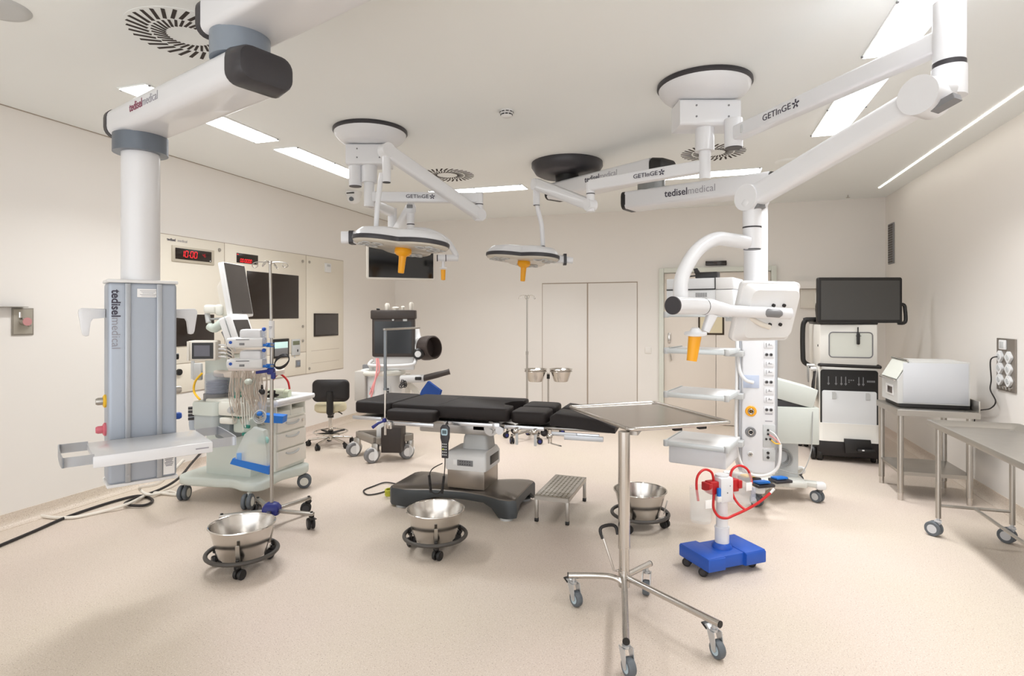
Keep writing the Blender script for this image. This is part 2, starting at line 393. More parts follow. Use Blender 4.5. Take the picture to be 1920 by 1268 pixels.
rdir = pl(C(d.x,d.y,0)+V(bm1.location)); rdir.z = 0
rdir = (c2(B,2.5)-c2(A,2.5)).normalized()
tedisel(lo, c2(A+d*.30-nn*.1285, 2.585), rdir, (0,0,1), .062, (INKR, INKG))
m = MB(); m.cyl(c2(colc,2.41), c2(colc,2.505), .132, n=40); m.build('joint_collar', mat('collar_grey', (104,112,122), .35, .3), bm1)
m = MB(); m.cyl(c2(colc,1.1), c2(colc,2.42), .0925, n=40); m.build('column', WHITE, bm1)
# console in local axes: front = -y, height 0..1.08
HC1 = 1.08; W1, D1 = .315, .2
m = MB(); m.box((0,0,HC1/2), (W1,D1,HC1-.02), .018, 3)
m.build('console_body', CONS, bm1)
for s_ in (-1,1):
    m = MB(); m.box((s_*.072,-D1/2-.005,HC1/2), (.026,.016,HC1-.03), .004)
    for zz in (.05,HC1-.06): m.cyl((s_*.072,-D1/2-.016,zz),(s_*.072,-D1/2-.012,zz),.006,n=10)
    m.build('front_rail', ALU, bm1)
for zz, nm in ((HC1-.004,'top_cap'),(.004,'bottom_cap')):
    m = MB(); m.box((0,0,zz), (W1+.012,D1+.012,.018), .006); m.build(nm, WHITE2, bm1)
m = MB(); m.box((.02,-D1/2-.003,HC1-.065), (.1,.004,.045), .001); lb = m.build('rating_plate', LABEL, bm1)
m = MB()
for k in range(5): m.box((.02,-D1/2-.0055,HC1-.052-k*.007), (.075-.012*(k%3),.001,.002))
m.build('print', INKG, lb)
m = MB(); m.box((.118,-D1/2-.003,.075), (.055,.004,.1), .001); lb = m.build('data_plate', LABEL, bm1)
m = MB()
for k in range(6): m.box((.118,-D1/2-.0055,.112-k*.008), (.042-.006*(k%3),.001,.003))
m.build('print', INK, lb)
tp = MB(); M_ = frame((-.125,-D1/2-.0012,HC1-.05), (0,-1,0), (0,0,-1)); w_ = tp.text('tedisel', .055, M_, .0012, .0008, 'LEFT'); tp.build('bold_lettering', INK, bm1)
tp = MB(); tp.text('medical', .055, M_ @ Mx.Translation((w_+.002,0,0)), -.0003, .0008, 'LEFT'); tp.build('thin_lettering', INKG, bm1)
for s_ in (-1,1):
    m = MB()
    m.prism([(s_*a_,b_) for a_, b_ in ((.16,.93),(.262,.934),(.274,.926),(.277,.91),(.262,.805),(.256,.79),(.243,.786),(.232,.79),(.224,.86),(.214,.878),(.16,.884))], -.018, .018, Mx.Rotation(PI/2,4,'X'), bev=.006)
    m.build('grab_handle', WHITE, bm1)
def outlet(z, s_, mt, y=0):
    m = MB(); M0 = frame((s_*W1/2, y, z), (s_,0,0)); m.lathe([(.035,0),(.035,.008),(.026,.014)], M0, 24); o = m.build('gas_outlet', mt, bm1)
    m = MB(); m.lathe([(.02,.012),(.02,.035),(.015,.045)], M0, 18); m.build('socket', STEELB if mt is ORANGE else mt, o)
outlet(.44,-1,ORANGE); outlet(.29,-1,PINK); outlet(.47,1,ORANGE,.03); outlet(.32,1,BLUE,.03)
m = MB(); m.cyl((W1/2,.03,.66),(W1/2+.03,.03,.66),.018); m.build('side_knob', BLACK, bm1)
# shelf
sz = .235
m = MB(); m.box((0,-D1/2-.2,sz), (.5,.38,.03), .006)
m.box((0,-D1/2-.385,sz-.012), (.5,.02,.055), .006); sh = m.build('shelf', WHITE, bm1)
for s_ in (-1,1):
    m = MB(); P = [(s_*.25,-D1/2-.385),(s_*.345,-D1/2-.385),(s_*.365,-D1/2-.36),(s_*.365,-D1/2-.06),(s_*.345,-D1/2-.035),(s_*.25,-D1/2-.035)]
    Q = spline([V((x,y,0)) for x,y in P], 4)
    m.loft([[q+V((0,0,sz-.02)), q+V((0,0,sz+.025)), q*1.0+V((-s_*.006,0,sz+.025)), q+V((-s_*.006,0,sz-.02))] for q in Q]); m.build('side_rail', ALU, bm1)
m = MB(); m.box((.2,-D1/2-.3965,sz-.012), (.06,.001,.006)); m.build('print', INKG, sh)
m = MB(); m.box((.0,-D1/2+.0,sz-.05), (.3,.03,.07), .004); m.build('shelf_bracket', ALU, bm1)

# ---- boom 3 : white tool console near the door, hung from the black dish
d3 = V((.793,-.609)); colc3 = V((1.866,4.45)); rt = C(*colc3, 0)
bm3 = thing('ceiling_pendant', 'white twin boom arm under a black ceiling dish carrying a tall socket console with shelves', 'ceiling pendant', (rt.x, rt.y, .34), yaw(-15))
def c3(v, z): return local(bm3.location, bm3.rotation_euler[2], C(v[0], v[1], z))
F3 = V((.545,5.76)); J3 = V((1.19,4.969)); u3 = (F3-J3).normalized()
E1 = J3-u3*.12; E0 = F3+u3*.16
m = MB(); M0 = Mx.Translation(c3(F3,0)); m.lathe([(.35,3.03),(.352,2.99),(.31,2.925),(.27,2.905),(.001,2.905)], M0, 56); m.build('ceiling_dish', DARK, bm3)
m = MB(); m.cyl(c3(F3,2.83), c3(F3,2.91), .115, n=36); m.build('neck', BLACK, bm3)
m = MB(); beam(m, c3(E1+u3*.05,2.762), c3(E0,2.762), .25, .155, .03); ua = m.build('upper_arm', WHITE, bm3)
m = MB(); beam(m, c3(E1+u3*.055,2.762), c3(E1-u3*.06,2.762), .255, .16, .05, .13, .23, bev=.02); m.build('arm_end_cap', BLACK, bm3)
m = MB(); beam(m, c3(E0-u3*.01,2.762), c3(E0+u3*.03,2.762), .255, .16, .05); m.build('arm_end_cap', BLACK, bm3)
n3 = V((u3.y,-u3.x)); n3 = -n3 if n3.y > 0 else n3
tedisel(ua, c3(J3+u3*.66+n3*.1262, 2.778), c3(E1,0)-c3(E0,0), (0,0,1), .075)
m = MB(); m.cyl(c3(J3,2.58), c3(J3,2.69), .115, n=36); m.build('joint_drum', mat('drum_grey', (130,132,132), .3, .4), bm3)
S0, S1 = colc3-d3*1.04, colc3+d3*.12
m = MB(); beam(m, c3(S0,2.515), c3(S1,2.515), .25, .15, .03); la = m.build('lower_arm', WHITE, bm3)
m = MB(); beam(m, c3(S0-d3*.035,2.515), c3(S0+d3*.005,2.515), .256, .155, .05); m.build('arm_end_cap', BLACK, bm3)
m = MB(); beam(m, c3(S1-d3*.01,2.515), c3(S1+d3*.09,2.515), .256, .155, .05, .13, .23, bev=.02); m.build('arm_end_cap', BLACK, bm3)
nd = V((-.609,-.793))
tedisel(la, c3(S0+d3*.36+nd*.1262, 2.517), c3(S1,0)-c3(S0,0), (0,0,1), .08)
m = MB(); m.cyl(c3(colc3,1.3), c3(colc3,2.45), .086, n=36); m.build('column', WHITE, bm3)
# console body: local front = -y ; z 0 .. 1.42
W3, D3, H3 = .235, .26, 1.42
m = MB(); m.box((0,0,H3/2), (W3,D3,H3), .015, 3); m.build('console_body', WHITE, bm3)
for s_ in (-1,1):
    m = MB(); m.box((s_*(W3/2+.006),.0,H3/2), (.024,D3-.02,H3-.03), .006); m.build('side_channel', ALU, bm3)
fy = -D3/2
def plate(x, z, w, h, mt, nm='plate', par=bm3):
    m = MB(); m.box((x,fy-.002,z), (w,.006,h), .001); return m.build(nm, mt, par)
def ports(par, pts, r=.011, mt=BLACK, ringm=None):
    m = MB()
    for x, z in pts: m.cyl((x,fy-.012,z),(x,fy,z), r, n=14)
    return m.build('ports', mt, par)
sxr = .072
rows = [1.36,1.29,1.23,1.17,1.10,1.035,.964,.893,.825,.762,.69,.623,.56,.485]
for i, zz in enumerate(rows):
    p_ = plate(sxr, zz, .066, .046, WHITE, 'socket_plate')
    if i in (1,4,7,10,13):
        for x in (sxr-.015,sxr+.015):
            m = MB(); m.lathe([(.013,0),(.011,.006)], frame((x,fy-.004,zz),(0,-1,0)), 16); o = m.build('socket_ring', GREY, p_)
            m = MB(); m.cyl((x,fy-.012,zz),(x,fy,zz), .007, n=14); m.build('port', BLACK, o) if False else m.build('port', BLACK, p_)
    else:
        m = MB()
        for k in range(4): m.box((sxr-.018,fy-.006,zz-.012+k*.008), (.004,.003,.004))
        m.box((sxr+.008,fy-.006,zz), (.026,.003,.003)); m.box((sxr+.002,fy-.006,zz+.007), (.005,.003,.010)); m.build('print', GREY, p_)
for zz, col in ((.452,INKG),(.40,INKG)):
    m = MB(); m.box((sxr,fy-.001,zz), (.05,.002,.006)); m.build('print', col, bm3)
p_ = plate(-.05, .69, .11, .095, mat('pale_blue_plate', (186,196,216), .5), 'socket_plate')
def roundport(x, z, R, mt, r2, lab):
    m = MB(); m.lathe([(R,0),(R,.006),(R*.9,.01)], frame((x,fy,z),(0,-1,0)), 28); o = m.build(lab, mt, bm3)
    m = MB(); m.lathe([(r2,.008),(r2,.016),(r2*.6,.016),(r2*.6,.01),(.001,.01)], frame((x,fy,z),(0,-1,0)), 22); m.build('socket', DARK if mt is not WHITE2 else STEELB, o)
    m = MB(); m.ring(None, r2*.8, .003, frame((x,fy-.016,z),(0,-1,0)), 20, 6); m.build('socket_ring', CHROME, o)
roundport(-.052,.469,.04,YEL,.022,'gas_outlet'); roundport(-.054,.314,.038,GREY,.021,'gas_outlet'); roundport(-.056,.148,.02,WHITE2,.015,'earth_socket')
p_ = plate(.074,.29,.085,.165,LGREY,'socket_plate'); ports(p_, [(.066,.335),(.066,.305),(.054,.268),(.08,.268)], .008)
p_ = plate(.074,.148,.085,.085,LGREY,'socket_plate'); ports(p_, [(.066,.166),(.066,.132)], .010)
# shelves swung out beside the console
RAILM = mat('pale_rail', (208,213,214), .35, .3)
FL3 = V((1.103,4.19)); SW, SD = .43, .45
SHR = yaw(-32)
def shw(a, b, z):                       # a along the front edge, b towards the back, room height z
    q = FL3+V((math.cos(math.radians(-32)),math.sin(math.radians(-32))))*a+V((math.sin(math.radians(32)),math.cos(math.radians(32))))*b
    return C(q.x,q.y,z)
def shM(z): return Mx.Translation(local(bm3.location, bm3.rotation_euler[2], shw(SW/2,SD/2,z))) @ Mx.Rotation(math.radians(-32+15),4,'Z')
def shelf3(z, drawer=0, thin=False):
    M_ = shM(z)
    m = MB(); m.box((0,0,0), (SW,SD,.018 if thin else .024), .004, M=M_); o = m.build('shelf', WHITE2, bm3)
    m = MB(); m.box((0,-SD/2-.004,0), (SW-.01,.012,.036), .005, M=M_); m.box((-SW/2-.004,0,0), (.012,SD-.01,.036), .005, M=M_); m.box((SW/2+.004,-.06,0),(.012,SD-.14,.036),.005, M=M_); m.build('edge_rail', RAILM, o)
    for sx in (-1,1):
        m = MB(); m.lathe([(.018,-.022),(.02,-.018),(.02,.018),(.018,.022)], M_ @ Mx.Translation((sx*(SW/2-.006),-SD/2+.006,0)), 14); m.build('corner_bumper', LGREY, o)
    if drawer:
        m = MB(); m.box((.005,.005,-.08), (SW-.03,SD-.02,.125), .012, M=M_); m.build('drawer', WHITE, o)
    m = MB(); m.box((SW/2-.03,SD/2-.04,-.03), (.12,.10,.04), .004, M=M_); m.build('shelf_bracket', LGREY, o)
shelf3(.605, 1); shelf3(.955); shelf3(1.27, thin=True); shelf3(1.53)

# ---- surgical light systems
def bowl(parent, ctr, cvt, box_a, box_b):
    m = MB(); M0 = Mx.Translation(cvt(ctr,0)); m.lathe([(.296,3.03),(.298,3.01),(.29,3.0)], M0, 56); m.build('dish_rim', DARK, parent)
    m = MB(); m.lathe([(.288,3.004),(.284,2.985),(.262,2.955),(.225,2.925),(.185,2.905),(.001,2.9)], M0, 56); b_ = m.build('ceiling_dish', WHITE, parent)
    m = MB(); beam(m, cvt(box_a,2.815), cvt(box_b,2.815), .2, .165, .02); h = m.build('spindle_housing', WHITE, parent)
    dv = (cvt(box_b,0)-cvt(box_a,0)); L = dv.length; dv.normalize(); nv = V((dv.y,-dv.x,0)); nv = nv if (cvt((0,0),0)-cvt(ctr,0)).dot(nv) > 0 else -nv
    for t in (.27,.8):
        for zz in (2.785,2.855):
            m = MB(); p = cvt(box_a,zz)+dv*L*t+nv*.1; m.cyl(p, p+nv*.004, .006, n=10); m.build('screw', GREY, h)
def drum(parent, cvt, P, z0, z1, r, nm, endcap=True, mt=None):
    m = MB(); m.cyl(cvt(P,z0), cvt(P,z1), r, n=28); o = m.build(nm, mt or WHITE, parent)
    if endcap: m = MB(); m.cyl(cvt(P,z0-.004), cvt(P,z0+.001), r*.93, n=28); m.build('bottom_cap', DARK, o)
    return o
def trefoil(s, z, R, rot, n=96):
    out = []
    for k in range(n):
        a = 2*PI*k/n; q = .5+.5*math.cos(3*(a-rot)); q = q**.75
        r = R*(.60+.40*q)*s; out.append((r*math.cos(a), r*math.sin(a), z))
    return out
LENS = mat('lens_dark', (104,96,90), .12, var=0)
def light_head(parent, ctr, R, rot, tilt):
    M0 = Mx.Translation(ctr) @ tilt
    def rings(L): return [[M0 @ V(p) for p in trefoil(s, z, R, rot)] for s, z in L]
    m = MB(); m.loft(rings([(.98,.012),(.955,.04),(.86,.072),(.6,.09),(.2,.094)])); hd = m.build('light_head', WHITE, parent)
    m = MB(); m.loft(rings([(.975,-.016),(1.0,-.012),(1.006,.002),(1.0,.014),(.975,.018)])); m.build('dark_band', DARK, hd)
    m = MB(); m.loft(rings([(.985,-.014),(.965,-.026),(.9,-.034),(.2,-.03)])); m.build('underside', mat('lamp_underside', (196,190,178), .25), hd)
    for lb in range(3):
        for (rr, da) in ((.78,0),(.6,.30),(.6,-.30),(.42,.0),(.80,.22),(.80,-.22)):
            if rr == .42: continue
            a = rot+lb*2*PI/3+da; c = M0 @ V((R*rr*math.cos(a), R*rr*math.sin(a), -.033)); nz = (M0.to_3x3() @ V((0,0,-1)))
            fr = frame(c, nz); rs = R*(.1 if abs(da) < .25 else .115)
            if rr == .8: rs = R*.085
            rim = MB(); rim.lathe([(rs,0),(rs,.006),(rs*.82,.007),(rs*.7,.001)], fr, 20, caps=False); rim.build('lens_ring', LGREY, hd)
            lens = MB(); lens.lathe([(rs*.72,.001),(rs*.4,.0045),(rs*.12,.006),(.0005,.006)], fr, 18); lens.build('lens', LENS, hd)
    m = MB(); m.lathe([(R*.155,-.03),(R*.165,-.04),(R*.165,-.06),(R*.13,-.075),(R*.075,-.085),(R*.07,-.1),(R*.06,-.2),(R*.05,-.205),(.001,-.205)], M0, 28); m.build('handle', YEL, hd)
    return hd, M0
def monitor_back(parent, M0, w, h, dpt, screen_side=-1):
    """screen towards local -y of M0 (screen_side -1)"""
    m = MB(); m.prism(rrect(w,h,.025), 0, dpt*.45, M0, bev=.006); m.prism(rrect(w*.96,h*.96,.03), dpt*.4, dpt, M0, rrect(w*.82,h*.8,.04))
    mo = m.build('monitor', OFFW if screen_side < 0 else WHITE2, parent)
    m = MB(); m.prism(rrect(w-.035,h-.05,.004,cy=.006), -.002, .001, M0); m.build('screen', SCREEN, mo)
    return mo

# first system (over the table head)
F1 = V((-1.154,4.74)); rt = C(*F1,H)
sl1 = thing('surgical_light', 'surgical light under the white bowl mount nearest the wall panel, its monitor behind', 'surgical light', rt, 0)
def k1(v, z=None):
    return (C(v[0],v[1],z) if z is not None else V(v))-V(sl1.location)
bowl(sl1, F1, k1, F1+V((-.175,0)), F1+V((.165,0)))
drum(sl1, k1, F1+V((-.115,-.03)), 2.57, 2.735, .052, 'spindle')
drum(sl1, k1, F1+V((-.005,-.02)), 2.60, 2.74, .064, 'spindle', False)
drum(sl1, k1, F1+V((-.005,-.02)), 2.405, 2.61, .042, 'spindle_tube', False)
Pj = V((-.27,4.77))
m = MB(); beam(m, k1(F1+V((0,-.02)),2.485), k1(Pj,2.485), .06, .082, .012); a1 = m.build('extension_arm', WHITE, sl1)
getinge(a1, k1(V((-.86,4.7035)),2.487), k1(Pj,0)-k1(F1+V((0,-.02)),0), (0,0,1), .042)
drum(sl1, k1, Pj, 2.30, 2.53, .033, 'joint_post', False)
m = MB(); m.cyl(k1(Pj,2.43), k1(Pj,2.437), .034, n=24); m.build('joint_seam', DARK, sl1)
Kn = V((-.895,4.15))
m = MB(); beam(m, k1(Pj,2.35), k1(Kn,2.70), .07, .095, .02, .105); m.build('spring_arm', WHITE, sl1)
hz_ = (k1(Kn,0)-k1(Pj,0)).cross(V((0,0,1))).normalized()
for q_, r_ in ((k1(Pj,2.348),.048),(k1(Kn,2.70),.053)): m = MB(); m.cyl(q_-hz_*.036, q_+hz_*.036, r_, n=28); m.build('arm_knuckle', WHITE, sl1)
drum(sl1, k1, Kn, 2.475, 2.72, .03, 'knuckle_post')
hc1 = pd(757,459,4.15)
tb = MB(); tb.tube([k1(pd(716,325,4.15)), k1(pd(712,350,4.15)), k1(pd(707,395,4.15)), k1(pd(705,440,4.18))], .018, 14, sm=5); tb.build('drop_tube', WHITE, sl1)
tilt = Mx.Rotation(TH,4,'Z') @ Mx.Rotation(math.radians(5),4,'Y') @ Mx.Rotation(math.radians(-3),4,'X')
hd1, Mh = light_head(sl1, k1(hc1), .365, math.radians(90), tilt)
hp = k1(pd(653,446,4.12)); ux = V((CT,ST,0))
m = MB(); beam(m, hp-ux*.04, hp+ux*.075, .09, .085, .02); hg = m.build('head_hinge', WHITE, sl1)
m = MB(); beam(m, hp+ux*.015, hp+ux*.045, .1, .095, .02); m.build('hinge_band', DARK, hg)
m = MB(); beam(m, hp+ux*.07, hp+ux*.16+V((0,0,-.02)), .07, .055, .02); m.build('hinge_arm', DARK, hg)
# monitor of the first system
Q = V((-1.07,5.2)); Q2 = V((-.854,4.9))
m = MB(); beam(m, k1(F1+V((0,.0)),2.445), k1(Q,2.445), .06, .08, .012); m.build('extension_arm', WHITE, sl1)
drum(sl1, k1, Q, 2.2, 2.48, .04, 'joint_post', False)
m = MB(); beam(m, k1(Q+V((.03,-.0)),2.24), k1(Q2+V((0,.02)),2.43), .085, .1, .02, .08); m.build('spring_arm', WHITE, sl1)
m = MB(); m.ball(k1(Q2,2.42), .058, (.8,.8,1)); m.build('arm_knuckle', WHITE, sl1)
m = MB(); m.box(k1(pd(768,387,4.85)), (.05,.012,.03), .004, rz=TH); m.build('arm_badge', GREY, sl1)
drum(sl1, k1, Q2, 2.2, 2.42, .032, 'joint_post', False)
m = MB(); m.cyl(k1(Q2,2.285), k1(Q2,2.293), .033, n=24); m.build('joint_seam', DARK, sl1)
tb = MB(); tb.tube([k1(pd(775,431,4.9)), k1(pd(805,434,4.88)), k1(pd(836,450,4.86)), k1(pd(853,474,4.85)), k1(pd(855,484,4.85))], .024, 14, sm=6); tb.build('yoke_tube', WHITE, sl1)
m = MB(); m.cyl(k1(pd(821,484,4.83)), k1(pd(859,484,4.85)), .028, n=24); yk = m.build('yoke_hub', WHITE, sl1)
m = MB(); m.cyl(k1(pd(835,484,4.837)), k1(pd(836.5,484,4.838)), .029, n=24); m.build('hub_seam', DARK, yk)
m = MB(); m.cyl(k1(pd(819,484,4.829)), k1(pd(821,484,4.83)), .028, n=24); m.build('end_cap', DARK, yk)
mc = pd(753,487,4.98)
Mm = Mx.Translation(k1(mc)) @ Mx.Rotation(yaw(22),4,'Z') @ Mx.Rotation(PI/2,4,'X') @ Mx.Rotation(PI,4,'Y')
Mm = Mx.Translation(k1(mc)) @ Mx.Rotation(yaw(20),4,'Z') @ Mx.Rotation(-PI/2,4,'X')
monitor_back(sl1, Mm, .585, .35, .075, -1)
m = MB(); m.cyl(k1(pd(831,486,4.84)), k1(pd(831,503,4.84)), .012, n=14); m.lathe([(.03,0),(.032,.008),(.02,.012)], Mx.Translation(k1(pd(831,504,4.84))), 20); hm = m.build('handle_mount', WHITE, sl1)
m = MB(); m.lathe([(.02,0),(.017,-.085),(.001,-.088)], Mx.Translation(k1(pd(831,506,4.84))), 18); m.build('handle', YEL, hm)

# second system (towards the door)
F2 = V((1.249,3.78)); rt = C(*F2,H)
sl2 = thing('surgical_light', 'surgical light under the farther white bowl mount, with a long arm to a white monitor', 'surgical light', rt, 0)
def k2(v, z=None):
    return (C(v[0],v[1],z) if z is not None else V(v))-V(sl2.location)
bowl(sl2, F2, k2, F2+V((-.185,0)), F2+V((.2,0)))
drum(sl2, k2, F2+V((-.002,-.02)), 2.585, 2.735, .06, 'spindle', False)
drum(sl2, k2, F2+V((-.002,-.02)), 2.405, 2.6, .037, 'spindle_tube', False)
S2_ = V((1.395,3.66)); drum(sl2, k2, S2_, 2.58, 2.76, .055, 'spindle')
E2 = V((1.79,2.38))
m = MB(); beam(m, k2(S2_,2.66), k2(E2,2.66), .075, .09, .014); a2 = m.build('extension_arm', WHITE, sl2)
dv = (E2-S2_).normalized(); nv = V((dv.y,-dv.x)); nv = nv if nv.x < 0 else -nv
getinge(a2, k2(S2_+dv*.30+nv*.0385,2.662), k2(E2,0)-k2(S2_,0), (0,0,1), .05)
m = MB(); m.box(k2(S2_+dv*.12+nv*.038,2.66), (.012,.02,.05), .004); m.build('arm_latch', LGREY, a2)
drum(sl2, k2, E2, 2.56, 2.81, .057, 'joint_post', False)
m = MB(); m.cyl(k2(E2,2.535), k2(E2,2.562), .058, n=36); m.build('joint_seam', DARK, sl2)
kc = pd(1735,183,2.36)
m = MB(); m.cyl(k2(E2,2.42), k2(E2,2.54), .061, n=36)
side = (C(1,0,0)-C(0,0,0))
T2 = pd(1410,372,3.1); ar = (V(T2)-kc).normalized(); hor = ar.cross(V((0,0,1))).normalized()
m.cyl(k2(kc-hor*.06), k2(kc+hor*.06), .078, n=36); m.ball(k2((V(kc)+C(*E2,2.47))/2), .066, (1.1,1,.9)); m.build('arm_knuckle', WHITE, sl2)
m = MB(); beam(m, k2(kc), k2(V(T2)), .09, .12, .03, .115); sp = m.build('spring_arm', WHITE, sl2)
upv = hor.cross(ar)
upv = upv if upv.z > 0 else -upv
for q, nm in ((kc-ar*.055-upv*.066,1),(V(T2)+ar*-.02-upv*.062,2)):
    fr = frame(k2(q), -upv, ar); m = MB(); m.prism(rrect(.09 if nm == 1 else .05,.06,.004), -.012, .012, fr); m.build('arm_badge', GREY, sl2)
tc = V((1.28,3.1))
m = MB(); m.cyl(k2(V(T2)-hor*.055), k2(V(T2)+hor*.055), .07, n=36); m.ball(k2(tc,2.12), .06); m.build('arm_knuckle', WHITE, sl2)
drum(sl2, k2, tc, 1.88, 2.15, .047, 'joint_post')
m = MB(); m.cyl(k2(tc,1.99), k2(tc,1.998), .048, n=30); m.build('joint_seam', DARK, sl2)
tb = MB(); tb.tube([k2(pd(1402,455,3.08)), k2(pd(1370,450,3.06)), k2(pd(1340,449,3.03)), k2(pd(1306,471,2.99)), k2(pd(1280,516,2.93)), k2(pd(1276,555,2.88)), k2(pd(1280,574,2.86))], .036, 18, sm=6); tb.build('yoke_tube', WHITE, sl2)
m = MB(); m.cyl(k2(pd(1262,573,2.76)), k2(pd(1330,575,2.97)), .043, n=32); hb = m.build('yoke_hub', WHITE, sl2)
m = MB(); hA, hB = k2(pd(1262,573,2.76)), k2(pd(1330,575,2.97)); hd_ = (hB-hA).normalized(); m.cyl(hA-hd_*.006, hA+hd_*.004, .0435, n=32); m.build('end_cap', DARK, hb)
m = MB(); m.cyl(hA+(hB-hA)*.80, hA+(hB-hA)*.815, .0436, n=32); m.build('hub_seam', DARK, hb)
m = MB(); m.tube([k2(pd(1318,575,2.94)), k2(pd(1345,578,2.95)), k2(pd(1370,583,2.96)), k2(pd(1470,588,3.0)), k2(pd(1484,589,3.0))], [.043,.036,.03,.029,.022], 18, sm=3); br = m.build('yoke_bar', WHITE, sl2)
e1, e2 = pd(1434,586.5,2.965), pd(1466,588.5,2.965)
m = MB(); m.tube([k2(e1), k2(e1+(e2-e1)*.15), k2(e1+(e2-e1)*.85), k2(e2)], [.012,.022,.022,.012], 14); m.build('grip_inset', GREY, br)
mc = pd(1429,582,3.12)
Mm = Mx.Translation(k2(mc)) @ Mx.Rotation(yaw(20),4,'Z') @ Mx.Rotation(math.radians(17),4,'X') @ Mx.Rotation(PI/2,4,'X')
mo = monitor_back(sl2, Mm, .385, .325, .075, 1)
m = MB()
for x, y in ((-.01,.05),(.06,.05),(-.005,-.055),(.065,-.055)): m.lathe([(.009,.06),(.009,.085),(.001,.086)], Mm @ Mx.Translation((x,y,0)), 14)
m.build('mount_knobs', BLACK, mo)
m = MB(); m.tube([k2(pd(1405,595,3.02)), k2(pd(1425,607,3.03)), k2(pd(1443,614,3.045))], .013, 10, sm=5); m.build('cable', CABLEW, mo)
m = MB(); beam(m, k2(pd(1335,590,2.95)), k2(pd(1322,622,2.95)), .05, .05, .012, .035); hm = m.build('handle_bracket', WHITE, sl2)
m = MB(); m.lathe([(.018,.03),(.03,.012),(.055,.006),(.055,-.004),(.03,-.012)], Mx.Translation(k2(pd(1304,626,2.92))) @ Mx.Rotation(math.radians(8),4,'X'), 28); m.build('handle_flange', WHITE, hm)
hq, he = pd(1303,630,2.92), pd(1297,677,2.92)
m = MB(); m.cyl(k2(hq), k2(he), .032, .025, 24); m.build('handle', YEL, hm)
# second light head
Pj2 = V((.585,4.33))
m = MB(); beam(m, k2(F2+V((0,-.02)),2.49), k2(Pj2,2.49), .06, .082, .012); a2 = m.build('extension_arm', WHITE, sl2)
dv = (Pj2-F2).normalized(); nv = V((dv.y,-dv.x)); nv = nv if nv.y < 0 else -nv
getinge(a2, k2(F2+V((0,-.02))+dv*.50+nv*.031,2.49), k2(F2,0)-k2(Pj2,0), (0,0,1), .042)
drum(sl2, k2, Pj2, 2.295, 2.515, .031, 'joint_post', False)
m = MB(); m.cyl(k2(Pj2,2.425), k2(Pj2,2.432), .032, n=24); m.build('joint_seam', DARK, sl2)
Kn2 = V((.212,5.02))
m = MB(); beam(m, k2(Pj2,2.345), k2(Kn2,2.655), .065, .085, .02, .1); m.build('spring_arm', WHITE, sl2)
hz_ = (k2(Kn2,0)-k2(Pj2,0)).cross(V((0,0,1))).normalized()
for q_, r_ in ((k2(Pj2,2.345),.043),(k2(Kn2,2.655),.05)): m = MB(); m.cyl(q_-hz_*.034, q_+hz_*.034, r_, n=28); m.build('arm_knuckle', WHITE, sl2)
drum(sl2, k2, Kn2, 2.475, 2.67, .03, 'knuckle_post')
m = MB(); m.tube([k2(pd(1004,365,5.02)), k2(pd(1009,395,5.02)), k2(pd(1016,425,5.03)), k2(pd(1018,470,5.05))], .02, 14, sm=5); m.build('drop_tube', WHITE, sl2)
m = MB(); pb = pd(1018,467,5.0); m.cyl(k2(pb), k2(pb+C(0,.06,0)-C(0,0,0)), .03, n=24); m.build('pivot_cap', DARK, sl2)
tilt = Mx.Rotation(TH,4,'Z') @ Mx.Rotation(math.radians(4),4,'Y') @ Mx.Rotation(math.radians(-3),4,'X')
light_head(sl2, k2(pd(983,484,5.1)), .345, math.radians(80), tilt)
hp = k2(pd(1052,487,5.05))
m = MB(); beam(m, hp-ux*.09+V((0,0,.01)), hp+ux*.10-V((0,0,.01)), .08, .09, .02, .05); hg = m.build('head_hinge', WHITE, sl2)
m = MB(); beam(m, hp+ux*.02, hp+ux*.045, .09, .1, .02); m.build('hinge_band', DARK, hg)
# ================= floor equipment, near half =================
def caster(parent, p, r, head=0.0, mt=RUBBER, hub=GREY, twin=True, fork=STEELB, brake=False, name='caster', w=.018, stem=.03):
    """p: where the stem enters from above (its foot); the wheel touches z=0"""
    p = V(p); rot = Mx.Translation(p) @ Mx.Rotation(head,4,'Z')
    m = MB(); zt = p.z
    m.cyl(rot @ V((0,0,-.004)), rot @ V((0,0,stem)), .010, n=12)
    m.cyl(rot @ V((0,0,-.012)), rot @ V((0,0,0)), .018, n=16)
    off = .55*r; zc = r-zt
    for s_ in ((0,) if twin else (-1,1)):
        m.prism([(-.024,-.008),(.024,-.008),(off+.016,zc+.002),(off+.004,zc-.010),(off-.012,zc-.006)], -.003 if not s_ else s_*(w/2+.004)-.002, .003 if not s_ else s_*(w/2+.004)+.002, rot @ Mx.Rotation(PI/2,4,'X'))
    if brake: m.box((-.02,0,-.02), (.05,.03,.006), .002, M=rot @ Mx.Rotation(.35,4,'Y'))
    c_ = m.build(name, fork, parent)
    m = MB(); h = MB()
    for s_ in ((-1,1) if twin else (0,)):
        y0 = s_*(w/2+.006); M0 = rot @ Mx.Translation((off,y0,zc)) @ Mx.Rotation(PI/2,4,'X')
        m.lathe([(r*.55,-w/2),(r*.9,-w/2),(r,-w*.3),(r,w*.3),(r*.9,w/2),(r*.55,w/2)], M0, 24)
        h.lathe([(.001,-w/2-.001),(r*.6,-w/2-.001),(r*.6,w/2+.001),(.001,w/2+.001)], M0, 20)
    m.build('wheel', mt, c_); h.build('wheel_hub', hub, c_)
    if brake:
        b = MB(); b.box((-.045,0,-.028), (.04,.036,.008), .003, M=rot @ Mx.Rotation(.35,4,'Y')); b.build('brake_pedal', BLACK, c_)
    return c_

